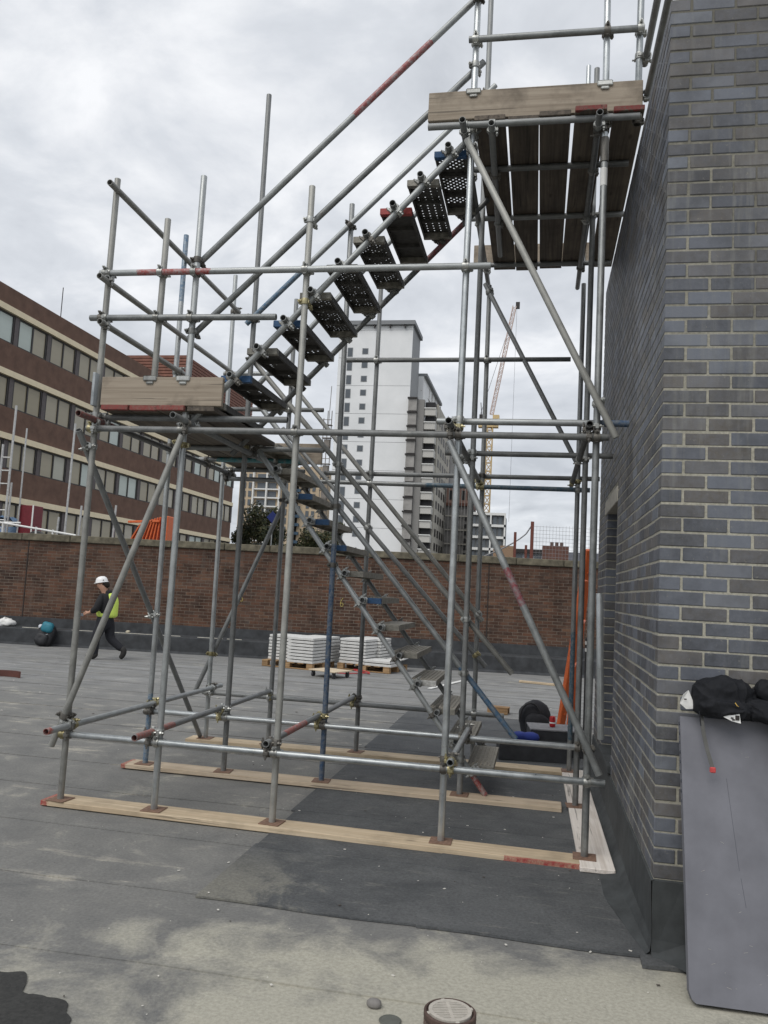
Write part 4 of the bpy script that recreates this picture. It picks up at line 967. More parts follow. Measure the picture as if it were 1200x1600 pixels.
for x, y, h, lb in ((-14.65, 18, 4.05, 'tall pale pole left of the nearest leg standing behind the parapet'), (-14.2, 18, 1.55, 'short pale pole just behind the nearest scaffold leg'), (-13.08, 18, 1.6, 'short pale pole between the crossing braces'), (-15.05, 18.2, 1.2, 'shortest grey pole in front of the pale window')):
    tag = obj('pole', MB().rod((0,0,0), (.04,0,h), .032, 8).mesh('pole', [TP]), None, (x, y, zr), lb, 'pole', 'poles behind the parapet')
o = empty('edge_rail', (-15.4, 17.4, zr), 'white pipe rail sloping gently just above the parapet', 'rail')
obj('rail', MB().rod((-1.6,0,.98), (1.5,0,.62), .03, 8).mesh('rail', [WHITE]), o); obj('rail', MB().rod((-1.6,0,.9), (-.4,.1,.93), .025, 8).mesh('rail', [WHITE]), o)
for x in (-1.4,-.9,.2,.75): obj('rail_post', MB().rod((x,0,0), (x,0,1.02-.11*(x+1.6)), .028, 8).mesh('rail_post', [WHITE]), o)
me = MB().lathe([(.16,-.1), (.30,-.1), (.32,0), (.30,.1), (.16,.1), (.16,-.1)], 24).mesh('tyre', [plain('old_rubber', (.06,.06,.06), .8)]); auto_smooth(me)
obj('tyre', me, None, (-15.5, 17.9, 2.62), 'grey black tyre standing upright behind the parapet', 'tyre', rot=(R(90), 0, R(15)))
o = empty('barrier_stack', (-11.8, 18.2, zr), 'stack of bright orange plastic barriers leaning behind the parapet', 'barrier')
for k in range(9):
    t_ = k/8; T = Matrix.Translation((-.98+1.2*t_, .02*k-.2, 0)) @ Matrix.Rotation(R(30-29*t_), 4, 'Y')
    obj('board', MB().cbox((-.022,-.1,0), (.022,.1,1.22+.10*t_), .008, 0, T).mesh('board', [PLAST_R]), o)
obj('board', MB().cbox((.30,-.3,0), (.50,.2,1.33), .02).mesh('board', [PLAST_R]), o)
obj('board', MB().cbox((-.75,-.22,1.13), (.25,-.18,1.2), .01, 0, Matrix.Rotation(R(-3), 4, 'Y')).mesh('board', [PLAST_R]), o)

# ------------------------------------------------------------------ slabs on pallets
SLAB = plain('paving_slab', (.60,.60,.585), .9, var=.08, scale=12, bmp=.15)
sl_me = MB().cbox((-.3,-.3,0), (.3,.3,.05), .004).mesh('slab', [SLAB])
def pallet(loc, rz, label, w_=1.2, d_=1.0):
    o = empty('pallet', loc, label, 'pallet', 'timber pallets under the slabs', rz)
    for k in range(3): obj('runner', MB().cbox((-w_/2,-d_/2+k*(d_-.1)/2,0), (w_/2,-d_/2+.1+k*(d_-.1)/2,.02), .002).mesh('runner', [W_PALLET]), o)
    for i in range(3):
        for j in range(3): obj('block', MB().cbox((-w_/2+i*(w_-.14)/2,-d_/2+j*(d_-.1)/2,.02), (-w_/2+.14+i*(w_-.14)/2,-d_/2+.1+j*(d_-.1)/2,.11), .003).mesh('block', [W_PALLET]), o)
    for i in range(6): obj('slat', MB().cbox((-w_/2+i*(w_-.14)/5,-d_/2,.11), (-w_/2+.14+i*(w_-.14)/5,d_/2,.13), .002).mesh('slat', [W_PALLET]), o)
    return o
a1 = R(-13)
P1 = Vector((-5.55, 12.62, .005)); P2 = Vector((-4.03, 13.05, .005))
pallet(P1, a1, 'timber pallet under the two left hand stacks of slabs'); pallet(P2, a1, 'timber pallet under the right hand slabs beside the plywood dolly')
def stack(P, dx_, dy_, n, where):
    T = Matrix.Translation(P) @ Matrix.Rotation(a1, 4, 'Z')
    for k in range(n):
        j = rc.uniform(-.012,.012); p = T @ Vector((dx_+j, dy_+rc.uniform(-.012,.012), .131+.0665*k))
        lb = ('top slab' if k == n-1 else 'bottom slab' if k == 0 else f"{['','second','third','fourth','fifth','sixth','seventh','eighth'][k]} slab from the bottom") + ' of ' + where
        o = obj('slab', sl_me, None, p, lb, 'slab', 'concrete paving slabs on pallets', rot=(0,0,a1+rc.uniform(-.015,.015)))
        sp = MB()
        for sx in (-.24,.2): sp.box((sx,-.25,-.0163), (sx+.04,.25,-.0002))
        if k: obj('spacer', sp.mesh('spacer', [FRM]), o)
stack(P1, -.31, .05, 8, 'the white stack farthest left on the pallets'); stack(P1, .29, -.2, 8, 'the white stack in front on the left pallet')
stack(P2, -.30, -.12, 8, 'the tall white stack on the right pallet'); stack(P2, -.22, .48, 8, 'the white stack half hidden at the back of the right pallet'); stack(P2, .32, -.2, 2, 'the low pair of slabs on the right pallet')
p = (Matrix.Translation(P2) @ Matrix.Rotation(a1, 4, 'Z')) @ Vector((.42, .30, .22))
obj('slab', sl_me, None, p, 'single white slab lying tilted behind the low pair', 'slab', 'concrete paving slabs on pallets', rot=(R(4), R(-12), a1))
stack(P1, .30, .42, 8, 'the stack behind with a brownish top on the left pallet')
# plywood dolly
o = empty('dolly', (-4.47, 11.12, .005), 'low plywood dolly on four black castors in front of the slabs', 'dolly', rz=R(-24))
obj('platform', MB().cbox((-.32,-.28,.115), (.32,.28,.135), .003).mesh('platform', [W_PLY]), o)
for sx in (-.25,.25):
    for sy in (-.21,.21):
        mb = MB(); mb.rod((sx-.018,sy,.045), (sx+.018,sy,.045), .045, 14); mb.box((sx-.028,sy-.02,.04), (sx-.02,sy+.02,.114)); mb.box((sx+.02,sy-.02,.04), (sx+.028,sy+.02,.114)); mb.box((sx-.03,sy-.03,.105), (sx+.03,sy+.03,.1145))
        obj('castor', mb.mesh('castor', [plain('castor_black', (.03,.03,.035), .5)]), o)
# red cable coil
mb = MB(); pts = [(.16*math.cos(a)*(1+.1*math.sin(3*a)), .13*math.sin(a), .02+.06*abs(math.sin(a*.5))) for a in [k*.3 for k in range(44)]]+[(-.3-.1*k, -.2+.02*math.sin(k), .012) for k in range(3)]
for p, q in zip(pts[:-1], pts[1:]): mb.rod(p, q, .011, 6)
obj('cable', mb.mesh('cable', [plain('red_rubber', (.45,.03,.03), .5)]), None, (-4.05, 12.0, .005), 'coil of red cable on the roof behind the dolly', 'cable')

# ------------------------------------------------------------------ bags and bits on the roof
def puff(name, prof_fn, nu, nv, mat, parent=None, loc=(0,0,0), rot=None, seed=0, wr=.02, wf=6., **kw):
    """closed wrinkled shape from a radial function of direction"""
    vs_ = []; fs = []
    for j in range(nv+1):
        ph_ = math.pi*j/nv
        for i in range(nu):
            th = 2*math.pi*i/nu; d = Vector((math.sin(ph_)*math.cos(th), math.sin(ph_)*math.sin(th), math.cos(ph_)))
            p = Vector(prof_fn(d)); p += d*wr*noise.noise(p*wf+Vector((seed,0,0))) + d*wr*.5*noise.noise(p*wf*2.7+Vector((seed,5,0))); vs_.append(p)
    for j in range(nv):
        for i in range(nu): fs.append((j*nu+i, (j+1)*nu+i, (j+1)*nu+(i+1) % nu, j*nu+(i+1) % nu))
    me = MB().add(vs_, fs).mesh(name, [mat], True); return obj(name, me, parent, loc, rot=rot, **kw)
def superq(a, b, c, e1=.6, flat=None):
    def fn(d):
        k = (abs(d.x/a)**(2/e1)+abs(d.y/b)**(2/e1)+abs(d.z/c)**(2/e1))**(-e1/2); p = d*k
        if flat is not None and p.z < flat: p.z = flat
        return p
    return fn
BAGB = plain('bag_black', (.018,.019,.022), .6, var=.3, scale=40); TEAL = plain('bag_teal', (.02,.17,.23), .6, var=.2, scale=40)
o = empty('backpack', (-11.86, 13.02, .005), 'black backpack with a teal top pocket leaning against the roof kerb', 'backpack', rz=R(8)); o.rotation_euler = (R(-8), R(16), R(8))
puff('body', superq(.19,.13,.27,.55), 24, 16, BAGB, o, (0,0,.26), seed=1); puff('front_pocket', superq(.15,.07,.13,.55), 20, 12, BAGB, o, (-.02,-.13,.17), seed=2)
puff('top_pocket', superq(.135,.085,.12,.6), 20, 12, TEAL, o, (.0,-.09,.45), seed=3)
mb = MB()
for sx in (-.1,.1):
    for k in range(8): a, b = R(200*k/8-10), R(200*(k+1)/8-10); mb.rod((sx,.13+.09*math.sin(a),.28+.17*math.cos(a)), (sx,.13+.09*math.sin(b),.28+.17*math.cos(b)), .016, 6)
obj('shoulder_strap', mb.mesh('shoulder_strap', [BAGB]), o)
obj('trim', MB().rod((-.16,-.15,.12), (.1,-.17,.31), .008, 6).mesh('trim', [plain('trim_grey', (.3,.32,.34), .5)]), o)
puff('plastic_bag', superq(.24,.12,.10,.8,-.06), 26, 16, WHITE, None, (-13.05, 13.33, .47), seed=9, wr=.06, wf=9, label='crumpled white plastic bag on the kerb at the far left', cat='bag')
puff('paper_bundle', superq(.09,.07,.05,.7,-.04), 16, 10, plain('pale_paper', (.6,.63,.68), .8), None, (-12.05, 13.3, .43), seed=12, label='small pale paper bundle on the kerb beside the backpack', cat='paper')
puff('stone', superq(.05,.05,.035,.8,-.025), 12, 8, plain('pale_stone', (.5,.45,.35), .9), None, (-10.0, 13.56, .425), seed=15, label='small pale stone on the kerb behind the walking worker', cat='stone')
# curved rusty offcut
mb = MB(); n = 12; vs_ = []
for k in range(n+1):
    a = R(25+130*k/n)
    for (rr_, z) in ((.30,0), (.30,.10), (.27,.10), (.27,0)): vs_.append((rr_*math.cos(a), rr_*math.sin(a)*.7-.2, z))
fs = [(k*4+j, (k+1)*4+j, (k+1)*4+(j+1) % 4, k*4+(j+1) % 4) for k in range(n) for j in range(4)]+[(0,1,2,3), (n*4+3, n*4+2, n*4+1, n*4)]
obj('clay_gully', mb.add(vs_, fs).mesh('clay_gully', [plain('dark_clay', (.10,.035,.025), .6)]), None, (-9.02, 7.75, .004), 'curved dark red clay piece on the felt at the far left', 'drain piece', rot=(0,0,R(10)))
obj('timber_batten', MB().cbox((-.48,-.045,0), (.48,.045,.04), .004).mesh('timber_batten', [W_SOLE]), None, (-.45, 12.55, .004), 'short timber batten lying near the back kerb on the right', 'timber', rot=(0,0,R(-15)))
obj('plastic_strip', MB().cbox((-1.02,-.04,0), (1.02,.04,.012), .003).mesh('plastic_strip', [WHITE]), None, (-2.2, 11.35, .008), 'white plastic strip lying on the roof behind the stairs', 'strip', rot=(0,0,R(76)))
o = empty('timber_offcut', (-1.12, 8.0, .004), 'small brown timber offcut box near the foot of the blue rail', 'offcut', rz=R(-8))
obj('side', MB().cbox((-.15,-.09,0), (.15,-.06,.10), .003).mesh('side', [W_PALLET]), o); obj('side', MB().cbox((-.15,.06,0), (.15,.09,.10), .003).mesh('side', [W_PALLET]), o); obj('lid', MB().cbox((-.16,-.06,.085), (.16,.06,.10), .003).mesh('lid', [W_PALLET]), o)
# wooden backing dark step boxes near the doorway end
BOXD = plain('dark_box', (.03,.032,.037), .7, var=.3, scale=12)
BOXT = plain('dusty_grey_top', (.20,.20,.21), .8, var=.2, scale=16)
o = empty('plinth_box', (-.38, 5.15, .012), 'dark box with a dusty grey top carrying the red can', 'box', rz=R(6))
obj('carcass', MB().cbox((-.28,-.22,0), (.30,.22,.27), .006).mesh('carcass', [BOXD]), o); obj('top', MB().cbox((-.285,-.225,.271), (.305,.225,.29), .004).mesh('top', [BOXT]), o)
o = empty('felt_roll_box', (-.58, 4.72, .012), 'low black felt covered box in front of the grey topped box', 'box', rz=R(8))
obj('carcass', MB().cbox((-.40,-.16,0), (.36,.16,.16), .008).mesh('carcass', [BOXD]), o); obj('lid', MB().cbox((-.40,-.16,.161), (.36,.16,.172), .003).mesh('lid', [FELT]), o)
puff('blue_cloth', superq(.15,.09,.05,.7,-.035), 22, 12, plain('blue_cloth', (.012,.03,.2), .8), None, (-.69, 4.80, .225), seed=21, label='crumpled dark blue cloth on the low black box', cat='cloth')
me = MB().lathe([(.0005,0), (.026,0), (.031,.008), (.033,.016), (.033,.098), (.028,.112), (.026,.115), (.024,.111), (.0005,.111)], 20).mesh('can', [plain('can_red', (.45,.02,.025), .35, .3)]); auto_smooth(me)
can = obj('drink_can', me, None, (-.40, 5.12, .305), 'red drink can standing on the dusty grey box', 'can')
me = MB().lathe([(.0335,.038), (.0336,.04), (.0336,.052), (.0335,.054)], 20).mesh('label_band', [WHITE]); obj('label_band', me, can)
# black rucksack standing behind the boxes
o = empty('rucksack', (-.60, 6.25, .012), 'black arched rucksack standing on the felt behind the grey topped box', 'rucksack', rz=R(5))
puff('body', superq(.19,.12,.23,.8,-.2), 26, 18, BLACK, o, (0,0,.20), seed=31, wr=.025); puff('pocket', superq(.15,.06,.13,.7), 20, 12, BLACK, o, (.03,-.11,.15), seed=32)
mb = MB()
for k in range(10):
    a, b = R(180*k/10), R(180*(k+1)/10); mb.rod((-.06+.13*math.cos(a),-.125,.22+.19*math.sin(a)), (-.06+.13*math.cos(b),-.125,.22+.19*math.sin(b)), .014, 6)
obj('piping', mb.mesh('piping', [BAGB]), o)
# orange planks leaning behind the building
o = empty('orange_ladder', (-.25, 5.9, .012), 'orange plastic ladder frame leaning up beside the brick building', 'ladder')
def plank(A, B, w_, name='rail'):
    A = Vector(A); B = Vector(B); d = B-A; mb = MB(); q = d.to_track_quat('Z', 'X').to_matrix().to_4x4(); q.translation = A
    mb.cbox((-.035,-w_/2,0), (.035,w_/2,d.length), .008, 0, q)
    for k in range(9): mb.rod(q @ Vector((-.05, 0, d.length*(.08+.1*k))), q @ Vector((.05, 0, d.length*(.08+.1*k))), .012, 6)
    obj(name, mb.mesh(name, [PLAST_R]), o)
plank((-.06,.02,0), (.17,-.35,1.95), .085); plank((.12,1.2,0), (.26,.3,2.35), .085)
for k in range(3): obj('crossbar', MB().rod((-.0+.07*k,.05-.1*k,.4+.5*k), (.13+.05*k,1.0-.28*k,.35+.55*k), .02, 8).mesh('crossbar', [PLAST_R]), o)
o = empty('delineator_post', (-.01, 5.55, .012), 'slim black post with white bands beside the orange frame', 'post')
obj('body', MB().cbox((-.035,-.03,0), (.035,.03,1.28), .006).mesh('body', [BAGB]), o)
for z in (1.12, 1.2): obj('white_band', MB().box((-.037,-.032,z), (.037,.032,z+.04)).mesh('white_band', [WHITE]), o)

# ------------------------------------------------------------------ insulation board with jacket, drain
BRD = plain('grey_board', (.165,.168,.19), .8, var=.16, scale=4, bmp=.2, spec=.2)
bo = empty('insulation_board', (.095, -.47, .02), 'large blue grey board leaning against the front of the brick wall', 'board')
BT = 1.225; tilt = math.atan2(.37, 1.175)
T = Matrix.Rotation(-tilt, 4, 'X')
mb = MB()
# sheet with a broken lower left corner
outl = [(.028,0), (.9,0), (.9,BT), (0,BT), (0,.045), (.007,.026), (.011,.014)]
vs_ = [T @ Vector((x, 0, z)) for x, z in outl]+[T @ Vector((x, .055, z)) for x, z in outl]; n = len(outl)
mb.add(vs_, [tuple(range(n)), tuple(range(2*n-1, n-1, -1))]+[(i, n+i, n+(i+1) % n, (i+1) % n) for i in range(n)])
obj('sheet', mb.mesh('sheet', [BRD]), bo)
mb = MB()
for (x0, z0, x1, z1) in ((.20,.95,.235,.55), (.24,.52,.255,.40)): mb.rod(T @ Vector((x0,.0003,z0)), T @ Vector((x1,.0003,z1)), .0010, 4)
obj('scratch', mb.mesh('scratch', [plain('scratch_dark', (.06,.065,.08), .8)]), bo)
mb = MB(); qs = random.Random(4)
for k in range(26):
    x, z = qs.uniform(.06,.62), (qs.uniform(.05,.32) if k < 16 else qs.uniform(.3,1.1)); a = qs.uniform(-.5,.5); l_ = qs.uniform(.004,.02)
    mb.rod(T @ Vector((x,.0002,z)), T @ Vector((x+l_,.0002,z+l_*a)), .0011, 4)
obj('scuff', mb.mesh('scuff', [plain('scuff_pale', (.27,.26,.25), .9)]), bo)
mb = MB()
for k in range(9): mb.cbox((-.003, .01+.006*(k % 3), BT-.04-.045*k), (.006, .03+.006*(k % 2), BT-.025-.045*k), .002, 0, T)
obj('chipped_edge', mb.mesh('chipped_edge', [plain('chip_dark', (.05,.055,.07), .9)]), bo)
JK = plain('jacket_nylon', (.011,.012,.015), .75, var=.25, scale=70, spec=.22)
jk = empty('jacket', (.3, -.1, 1.2), 'black padded jacket bundled on top of the leaning grey board', 'jacket')
def cloth_lump(name, parts, vox, folds, seed):
    """soft bundle: overlapping rounded lumps fused into one skin, then pushed into folds"""
    mb = MB()
    for (cx_, cy_, cz_, a, b, c, ry, rx) in parts:
        T_ = Matrix.Translation((cx_, cy_, cz_)) @ Matrix.Rotation(R(ry), 4, 'Y') @ Matrix.Rotation(R(rx), 4, 'X'); f0 = superq(a, b, c, .75); vs_ = []; nu, nv = 20, 12
        for j in range(nv+1):
            for i in range(nu):
                p_, t_ = math.pi*j/nv, 2*math.pi*i/nu; vs_.append(T_ @ Vector(f0(Vector((math.sin(p_)*math.cos(t_)+1e-5, math.sin(p_)*math.sin(t_), math.cos(p_))))))
        mb.add(vs_, [(j*nu+i, (j+1)*nu+i, (j+1)*nu+(i+1) % nu, j*nu+(i+1) % nu) for j in range(nv) for i in range(nu)])
    o = obj(name, mb.mesh(name, [JK], True), jk)
    m = o.modifiers.new('fuse', 'REMESH'); m.mode = 'VOXEL'; m.voxel_size = vox; m.use_smooth_shade = True
    m = o.modifiers.new('soft', 'SMOOTH'); m.factor = .6; m.iterations = 6
    bpy.context.view_layer.update(); dg = bpy.context.evaluated_depsgraph_get(); me = D.meshes.new_from_object(o.evaluated_get(dg)); o.modifiers.clear(); me.name = name; o.data = me
    # long folds fanning out from where the cloth is pinched
    nv_co = []
    for v in me.vertices:
        p = v.co; n_ = v.normal; d_ = Vector((0,0,0)); tot = 0.
        for (ax_, az_, k_, amp) in folds:
            dx_, dz_ = p.x-ax_, p.z-az_; rad = math.hypot(dx_, dz_); th = math.atan2(dz_, dx_)
            wob = 1.1*noise.noise((p.x*9+seed, p.y*9, p.z*9)); ph_ = k_*th+wob*2.2
            rid = 1-abs(math.sin(ph_)); tot += amp*(rid**1.6-.45)*min(1., rad/.05)*math.exp(-rad/.22)
        tot += .0035*noise.noise((p.x*34+seed, p.y*34, p.z*34))
        nv_co.append(p+n_*tot)
    for v, c in zip(me.vertices, nv_co): v.co = c
    me.materials.clear(); me.materials.append(JK); me.polygons.foreach_set('use_smooth', [True]*len(me.polygons)); me.update()
    return o
# hood lying on its side with its hem towards us, collar standing up behind, sleeves to the right
cloth_lump('hood', [(-.045,-.03,.10,.12,.085,.095,-16,0), (-.01,-.055,.05,.135,.085,.05,6,0), (.045,-.03,.115,.075,.07,.075,10,0), (-.10,-.04,.06,.06,.06,.06,0,0)], .005, [(.075,.06,4.5,.016), (-.16,.17,3.2,.008)], 1)
cloth_lump('body', [(.10,-.02,.055,.13,.085,.05,-6,0), (.20,-.04,.035,.13,.085,.05,6,0), (.11,.02,.10,.08,.05,.05,20,0)], .005, [(.08,.10,5.,.015), (.30,.0,3.,.010)], 4)
cloth_lump('collar', [(.215,-.005,.115,.095,.06,.06,38,0), (.25,-.01,.085,.07,.06,.07,10,0)], .005, [(.14,.04,4.,.013)], 7)
cloth_lump('sleeve', [(.262,-.095,-.0,.06,.05,.075,8,-12), (.268,-.118,-.10,.052,.042,.11,3,-18), (.272,-.142,-.19,.046,.036,.08,2,-18)], .005, [(.20,.12,9.,.010)], 9)
mb = MB(); pts = [(0,0), (.004,-.006), (.010,-.014), (.018,-.02)]
for p, q in zip(pts[:-1], pts[1:]): mb.rod((.02+p[0],-.128,.085+p[1]), (.02+q[0],-.128,.085+q[1]), .0022, 5)
obj('stitched_mark', mb.mesh('stitched_mark', [plain('stitch_yellow', (.75,.5,.12), .6)]), jk)
mb = MB(); mb.rod((-.135,-.10,.03), (-.130,-.125,-.035), .0025, 5); obj('drawcord', mb.mesh('drawcord', [JK]), jk)
pb_ = empty('plastic_sheet', (.25, -.1, 1.2), 'white printed plastic bag peeping out from under the jacket', 'bag')
def crump(name, pts, par_, mt):
    n = len(pts); me = MB().add([Vector(p) for p in pts]+[Vector(p)+Vector((0,.008,0)) for p in pts], [tuple(range(n)), tuple(range(2*n-1, n-1, -1))]+[(i, n+i, n+(i+1) % n, (i+1) % n) for i in range(n)]).mesh(name, [mt]); return obj(name, me, par_)
BAGW = plain('white_polythene', (.75,.75,.74), .4)
crump('corner', [(-.135,-.05,.03), (-.165,-.055,.055), (-.150,-.06,.10), (-.125,-.05,.12), (-.09,-.05,.035)], pb_, BAGW); crump('corner', [(.01,-.128,.02), (.055,-.135,.0), (.095,-.135,-.008), (.09,-.13,.035), (.03,-.125,.035)], pb_, BAGW)
for a in ((.05,-.1375,.012), (.056,-.1375,.004), (-.148,-.0635,.075)): obj('print', MB().box(a, (a[0]+.012, a[1]+.002, a[2]+.006)).mesh('print', [FRM]), pb_)
obj('print', MB().box((.07,-.1385,.006), (.088,-.1365,.028)).mesh('print', [FRM]), pb_)
o = empty('strap', (.19, -.16, 1.18), 'grey webbing strap with a red tip hanging over the board edge', 'strap')
pts = [(.0,.045,.035), (-.005,.0,.0), (.0,-.03,-.06), (.012,-.06,-.13), (.03,-.085,-.20)]
mb = MB()
for p, q in zip(pts[:-1], pts[1:]): mb.add([Vector(p)+Vector((-.009,0,0)), Vector(p)+Vector((.009,0,0)), Vector(q)+Vector((.009,0,0)), Vector(q)+Vector((-.009,0,0)), Vector(p)+Vector((-.009,-.005,0)), Vector(p)+Vector((.009,-.005,0)), Vector(q)+Vector((.009,-.005,0)), Vector(q)+Vector((-.009,-.005,0))], [(0,1,2,3), (7,6,5,4), (0,4,5,1), (1,5,6,2), (2,6,7,3), (3,7,4,0)])
obj('webbing', mb.mesh('webbing', [plain('webbing_grey', (.09,.09,.085), .8)]), o); obj('tip', MB().cbox((.018,-.095,-.222), (.044,-.078,-.196), .004).mesh('tip', [plain('tip_red', (.5,.06,.06), .6)]), o)
# roof outlet with slotted grate
DR = plain('cast_iron', (.085,.055,.045), .8, .1, var=.3, scale=40); GRT = plain('grate_plastic', (.45,.42,.37), .7, var=.12, scale=40)
dn = empty('roof_drain', (-.885, -1.08, .005), 'round roof drain outlet with a pale slotted grate', 'drain')
me = MB().lathe([(.102,0), (.102,.014), (.098,.02), (.098,.105), (.101,.11), (.101,.128), (.098,.131), (.092,.131), (.09,.122), (.085,.118), (.0005,.10)], 48).mesh('body', [DR]); auto_smooth(me); obj('body', me, dn)
mb = MB()
for k in range(40):
    a = 2*math.pi*k/40; T = Matrix.Rotation(a, 4, 'Z'); mb.cbox((.0965,-.0035,.03), (.1005,.0035,.10), .001, 0, T)
obj('side_rib', mb.mesh('side_rib', [plain('rib_iron', (.16,.12,.10), .8)]), dn)
mb = MB(); mb.lathe([(.068,.122), (.068,.134), (.083,.134), (.083,.122)], 40)
for k in range(4): mb.cbox((.08,-.008,.122), (.092,.008,.133), .002, 0, Matrix.Rotation(R(25+90*k), 4, 'Z'))
for k in range(11):
    y = -.062+.0124*k; hw = math.sqrt(max(.0705**2-y*y, 0)); mb.box((-hw, y-.0036, .124), (hw, y+.0036, .133), 0, Matrix.Rotation(R(16), 4, 'Z'))
mb.box((-.0065,-.0685,.1235), (.0065,.0685,.1325), 0, Matrix.Rotation(R(16), 4, 'Z'))
obj('grate', mb.mesh('grate', [GRT]), dn)
puff('stone', superq(.035,.02,.02,.8,-.012), 14, 9, plain('grey_stone', (.2,.19,.18), .9), None, (-1.215, -.86, .014), seed=51, label='small grey lump on the felt left of the drain', cat='stone')
me = MB().lathe([(.0005,.0062), (.030,.0062), (.036,.0058), (.040,.0070), (.043,.0065), (.046,.0045)], 24).mesh('hole', [plain('hole_damp', (.10,.105,.09), .5)]); obj('felt_blister', me, None, (-1.135, -.955, .0005), 'small round damp depression in the felt beside the drain', 'hole')

# ------------------------------------------------------------------ worker walking left
pr = empty('person', (-9.43, 11.21, .005), 'worker in a white helmet and yellow vest walking left with head bowed', 'person', rz=R(10.87))
def skin(name, chain, mat, parent=pr, sub=2, root=0):
    """chain: dict id -> (pos, radius), edges list"""
    ids, ed = chain; keys = list(ids); me = D.meshes.new(name); me.from_pydata([ids[k][0] for k in keys], [(keys.index(a), keys.index(b)) for a, b in ed], [])
    me.materials.append(mat); o = obj(name, me, parent)
    m = o.modifiers.new('skin', 'SKIN'); m.use_smooth_shade = True
    for i, k in enumerate(keys):
        r0 = ids[k][1]; sv = me.skin_vertices[0].data[i]; sv.radius = (r0, r0) if not isinstance(r0, tuple) else r0; sv.use_root = (i == root)
    s_ = o.modifiers.new('sub', 'SUBSURF'); s_.levels = sub; s_.render_levels = sub; return o
SKN = plain('skin', (.45,.25,.17), .6, var=.08); JKT = plain('hoodie_black', (.012,.012,.014), .85); TRS = plain('trousers_black', (.014,.015,.02), .85); HV = plain('hi_vis_yellow', (.62,.78,.14), .7, var=.06); HW = plain('helmet_white', (.82,.82,.82), .35, var=.03, bmp=0); HAIR = plain('hair_dark', (.02,.014,.01), .9); GLV = plain('glove_grey', (.12,.12,.13), .8); BOOT = plain('boot_black', (.02,.019,.018), .7)
# body: pelvis, spine, neck, head, both arms with hands, both legs - one surface
nb = {'pel': ((.14,0,.84), (.13,.11)), 'ch': ((.13,0,1.12), (.16,.11)), 'nk': ((.08,0,1.33), .06), 'hd0': ((.045,0,1.41), .075), 'hd1': ((.0,0,1.49), (.105,.088)), 'hd2': ((-.01,0,1.58), (.10,.085)),
      'ls': ((.06,-.17,1.27), .045), 'le': ((.0,-.23,1.02), .034), 'lw': ((-.14,-.20,.95), .030), 'lh': ((-.20,-.19,.925), (.036,.020)),
      'rs': ((.13,.18,1.275), .045), 're': ((.05,.235,1.03), .034), 'rw': ((-.13,.14,.98), .030), 'rh': ((-.19,.12,.96), (.036,.020)),
      'lt': ((.11,-.09,.78), .08), 'lk': ((-.02,-.09,.44), .05), 'la': ((-.0,-.09,.09), .03), 'lf': ((-.13,-.09,.045), .022),
      'rt': ((.16,.09,.78), .08), 'rk': ((.22,.09,.42), .05), 'ra': ((.51,.09,.20), .03), 'rf': ((.49,.09,.07), .022),
      'no': ((-.105,0,1.475), .016)}
eb = [('pel','ch'), ('ch','nk'), ('nk','hd0'), ('hd0','hd1'), ('hd1','hd2'), ('hd1','no'), ('ch','ls'), ('ls','le'), ('le','lw'), ('lw','lh'), ('ch','rs'), ('rs','re'), ('re','rw'), ('rw','rh'), ('pel','lt'), ('lt','lk'), ('lk','la'), ('la','lf'), ('pel','rt'), ('rt','rk'), ('rk','ra'), ('ra','rf')]
for side, sg in (('l', -1), ('r', 1)):
    hx, hy, hz = nb[side+'h'][0]
    for k, (dz_, ln) in enumerate(((.024,.058), (.008,.068), (-.008,.064), (-.022,.052))):
        nb[f'{side}f{k}a'] = ((hx-.03, hy, hz+dz_), .0105); nb[f'{side}f{k}b'] = ((hx-.03-ln*.6, hy+.004, hz+dz_-.012), .0095); nb[f'{side}f{k}c'] = ((hx-.02-ln*.75, hy+.02*sg*-1, hz+dz_-.04), .008)
        eb += [(side+'h', f'{side}f{k}a'), (f'{side}f{k}a', f'{side}f{k}b'), (f'{side}f{k}b', f'{side}f{k}c')]
    nb[side+'t0'] = ((hx-.005, hy-.02*sg, hz+.035), .011); nb[side+'t1'] = ((hx-.05, hy-.03*sg, hz+.04), .009); eb += [(side+'h', side+'t0'), (side+'t0', side+'t1')]
skin('body', (nb, eb), SKN)
nj = {'pel': ((.14,0,.84), (.19,.16)), 'mid': ((.135,0,.99), (.195,.16)), 'ch': ((.13,0,1.17), (.21,.16)), 'nk': ((.10,0,1.33), (.12,.11)), 'ls': ((.06,-.17,1.27), .092), 'le': ((.0,-.23,1.02), .078), 'lw': ((-.12,-.205,.955), .056), 'rs': ((.13,.18,1.275), .09), 're': ((.05,.235,1.03), .076), 'rw': ((-.10,.15,.985), .056)}
skin('hoodie', (nj, [('pel','mid'), ('mid','ch'), ('ch','nk'), ('ch','ls'), ('ls','le'), ('le','lw'), ('ch','rs'), ('rs','re'), ('re','rw')]), JKT)
nh = {'a': ((.12,-.09,1.355), .065), 'b': ((.18,0,1.35), .075), 'c': ((.12,.09,1.355), .065)}; skin('hood', (nh, [('a','b'), ('b','c')]), JKT)
nv_ = {'z': ((.15,0,.83), (.225,.19)), 'a': ((.15,0,.92), (.23,.19)), 'b': ((.145,0,1.06), (.235,.19)), 'c': ((.15,0,1.2), (.235,.185)), 'd': ((.14,0,1.29), (.18,.15)), 'e': ((.12,0,1.33), (.12,.12))}
vest = skin('hi_vis_vest', (nv_, [('z','a'), ('a','b'), ('b','c'), ('c','d'), ('d','e')]), HV)
SIL = plain('reflective_tape', (.62,.64,.62), .3, .3)
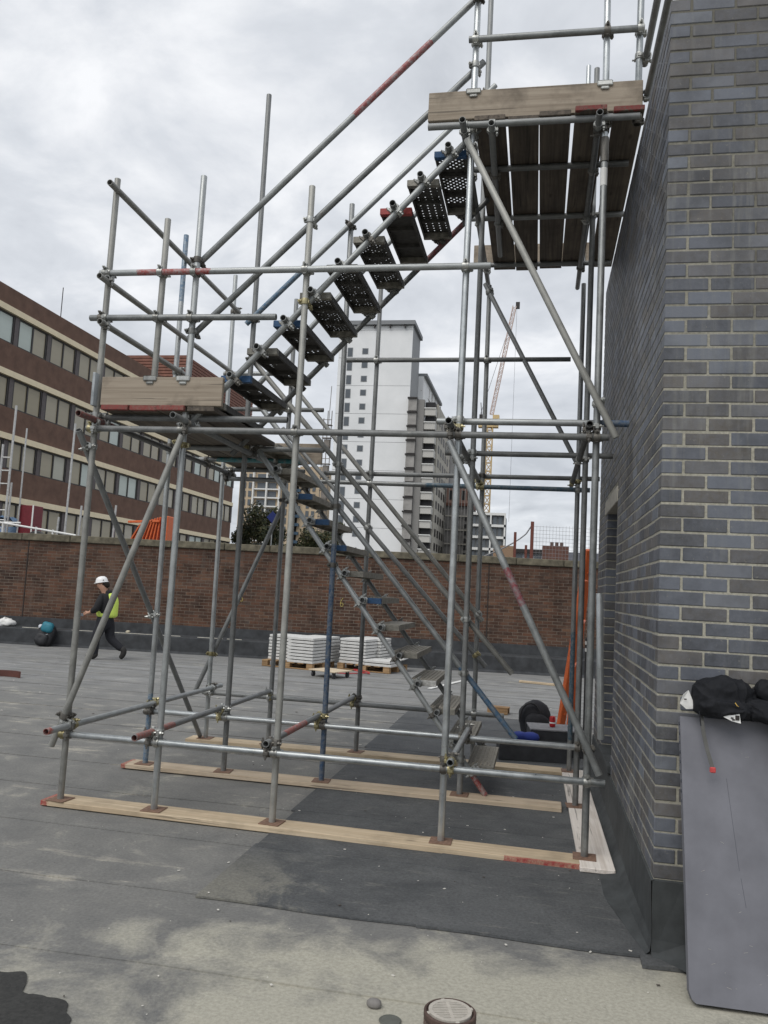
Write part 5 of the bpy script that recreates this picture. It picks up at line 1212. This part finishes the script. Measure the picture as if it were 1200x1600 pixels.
for z in (.93, 1.07):
    me = MB().lathe([(.187,-.024), (.190,0), (.187,.024)], 28, 0, Matrix.Translation((.15,0,z)) @ Matrix.Diagonal((1,.84,1,1))).mesh('reflective_band', [SIL], True); obj('reflective_band', me, vest)
nt_ = {'w': ((.15,0,.90), (.18,.155)), 'pel': ((.15,0,.82), (.19,.16)), 'lt': ((.09,-.09,.70), .125), 'lk': ((-.02,-.09,.44), .098), 'la': ((-.02,-.09,.06), .080), 'rt': ((.18,.09,.70), .125), 'rk': ((.22,.09,.42), .096), 'ra': ((.50,.09,.20), .074)}
skin('trousers', (nt_, [('w','pel'), ('pel','lt'), ('lt','lk'), ('lk','la'), ('pel','rt'), ('rt','rk'), ('rk','ra')]), TRS)
skin('boot', ({'0': ((.0,-.09,.16), .065), 'a': ((.01,-.09,.08), .068), 'b': ((-.05,-.09,.05), .065), 'c': ((-.16,-.09,.045), .058), 'd': ((-.20,-.09,.04), .045)}, [('0','a'), ('a','b'), ('b','c'), ('c','d')]), BOOT)
skin('boot', ({'0': ((.45,.09,.25), .065), 'a': ((.52,.09,.21), .072), 'b': ((.53,.09,.14), .066), 'c': ((.49,.09,.06), .058), 'd': ((.45,.09,.03), .045)}, [('0','a'), ('a','b'), ('b','c'), ('c','d')]), BOOT)
skin('hair', ({'a': ((.03,0,1.56), (.115,.11)), 'b': ((.075,0,1.50), (.08,.095)), 'c': ((.085,0,1.44), (.05,.08))}, [('a','b'), ('b','c')]), HAIR)
he = MB(); T = Matrix.Translation((-.015,0,1.56)) @ Matrix.Rotation(R(-10), 4, 'Y') @ Matrix.Diagonal((1.12,.98,1.02,1))
he.lathe([(.108,0), (.122,-.004), (.122,.004), (.112,.01), (.107,.05), (.09,.092), (.055,.118), (.0005,.127)], 28, 0, T); he.cbox((-.128,-.06,-.006), (-.09,.06,.006), .004, 0, T)
me = he.mesh('helmet', [HW]); auto_smooth(me, 50); obj('helmet', me, pr); obj('helmet_badge', MB().cbox((.04,-.122,1.60), (.062,-.108,1.62), .002).mesh('helmet_badge', [FRM]), pr)
for sy in (-.032,.032): obj('eye', MB().cbox((-.117,sy-.012,1.515), (-.105,sy+.012,1.525), .002).mesh('eye', [HAIR]), pr)
o = empty('hand_tool', (-9.66, 11.0, .9), 'small dark hand tool with a red grip held by the worker', 'tool', rz=R(10.87))
obj('grip', MB().rod((.07,-.0,.05), (.0,-.0,.0), .022, 8).mesh('grip', [plain('grip_red', (.4,.03,.03), .5)]), o); obj('head', MB().cbox((-.09,-.025,-.04), (.0,.025,.02), .006).mesh('head', [plain('tool_grey', (.12,.13,.15), .5)]), o)
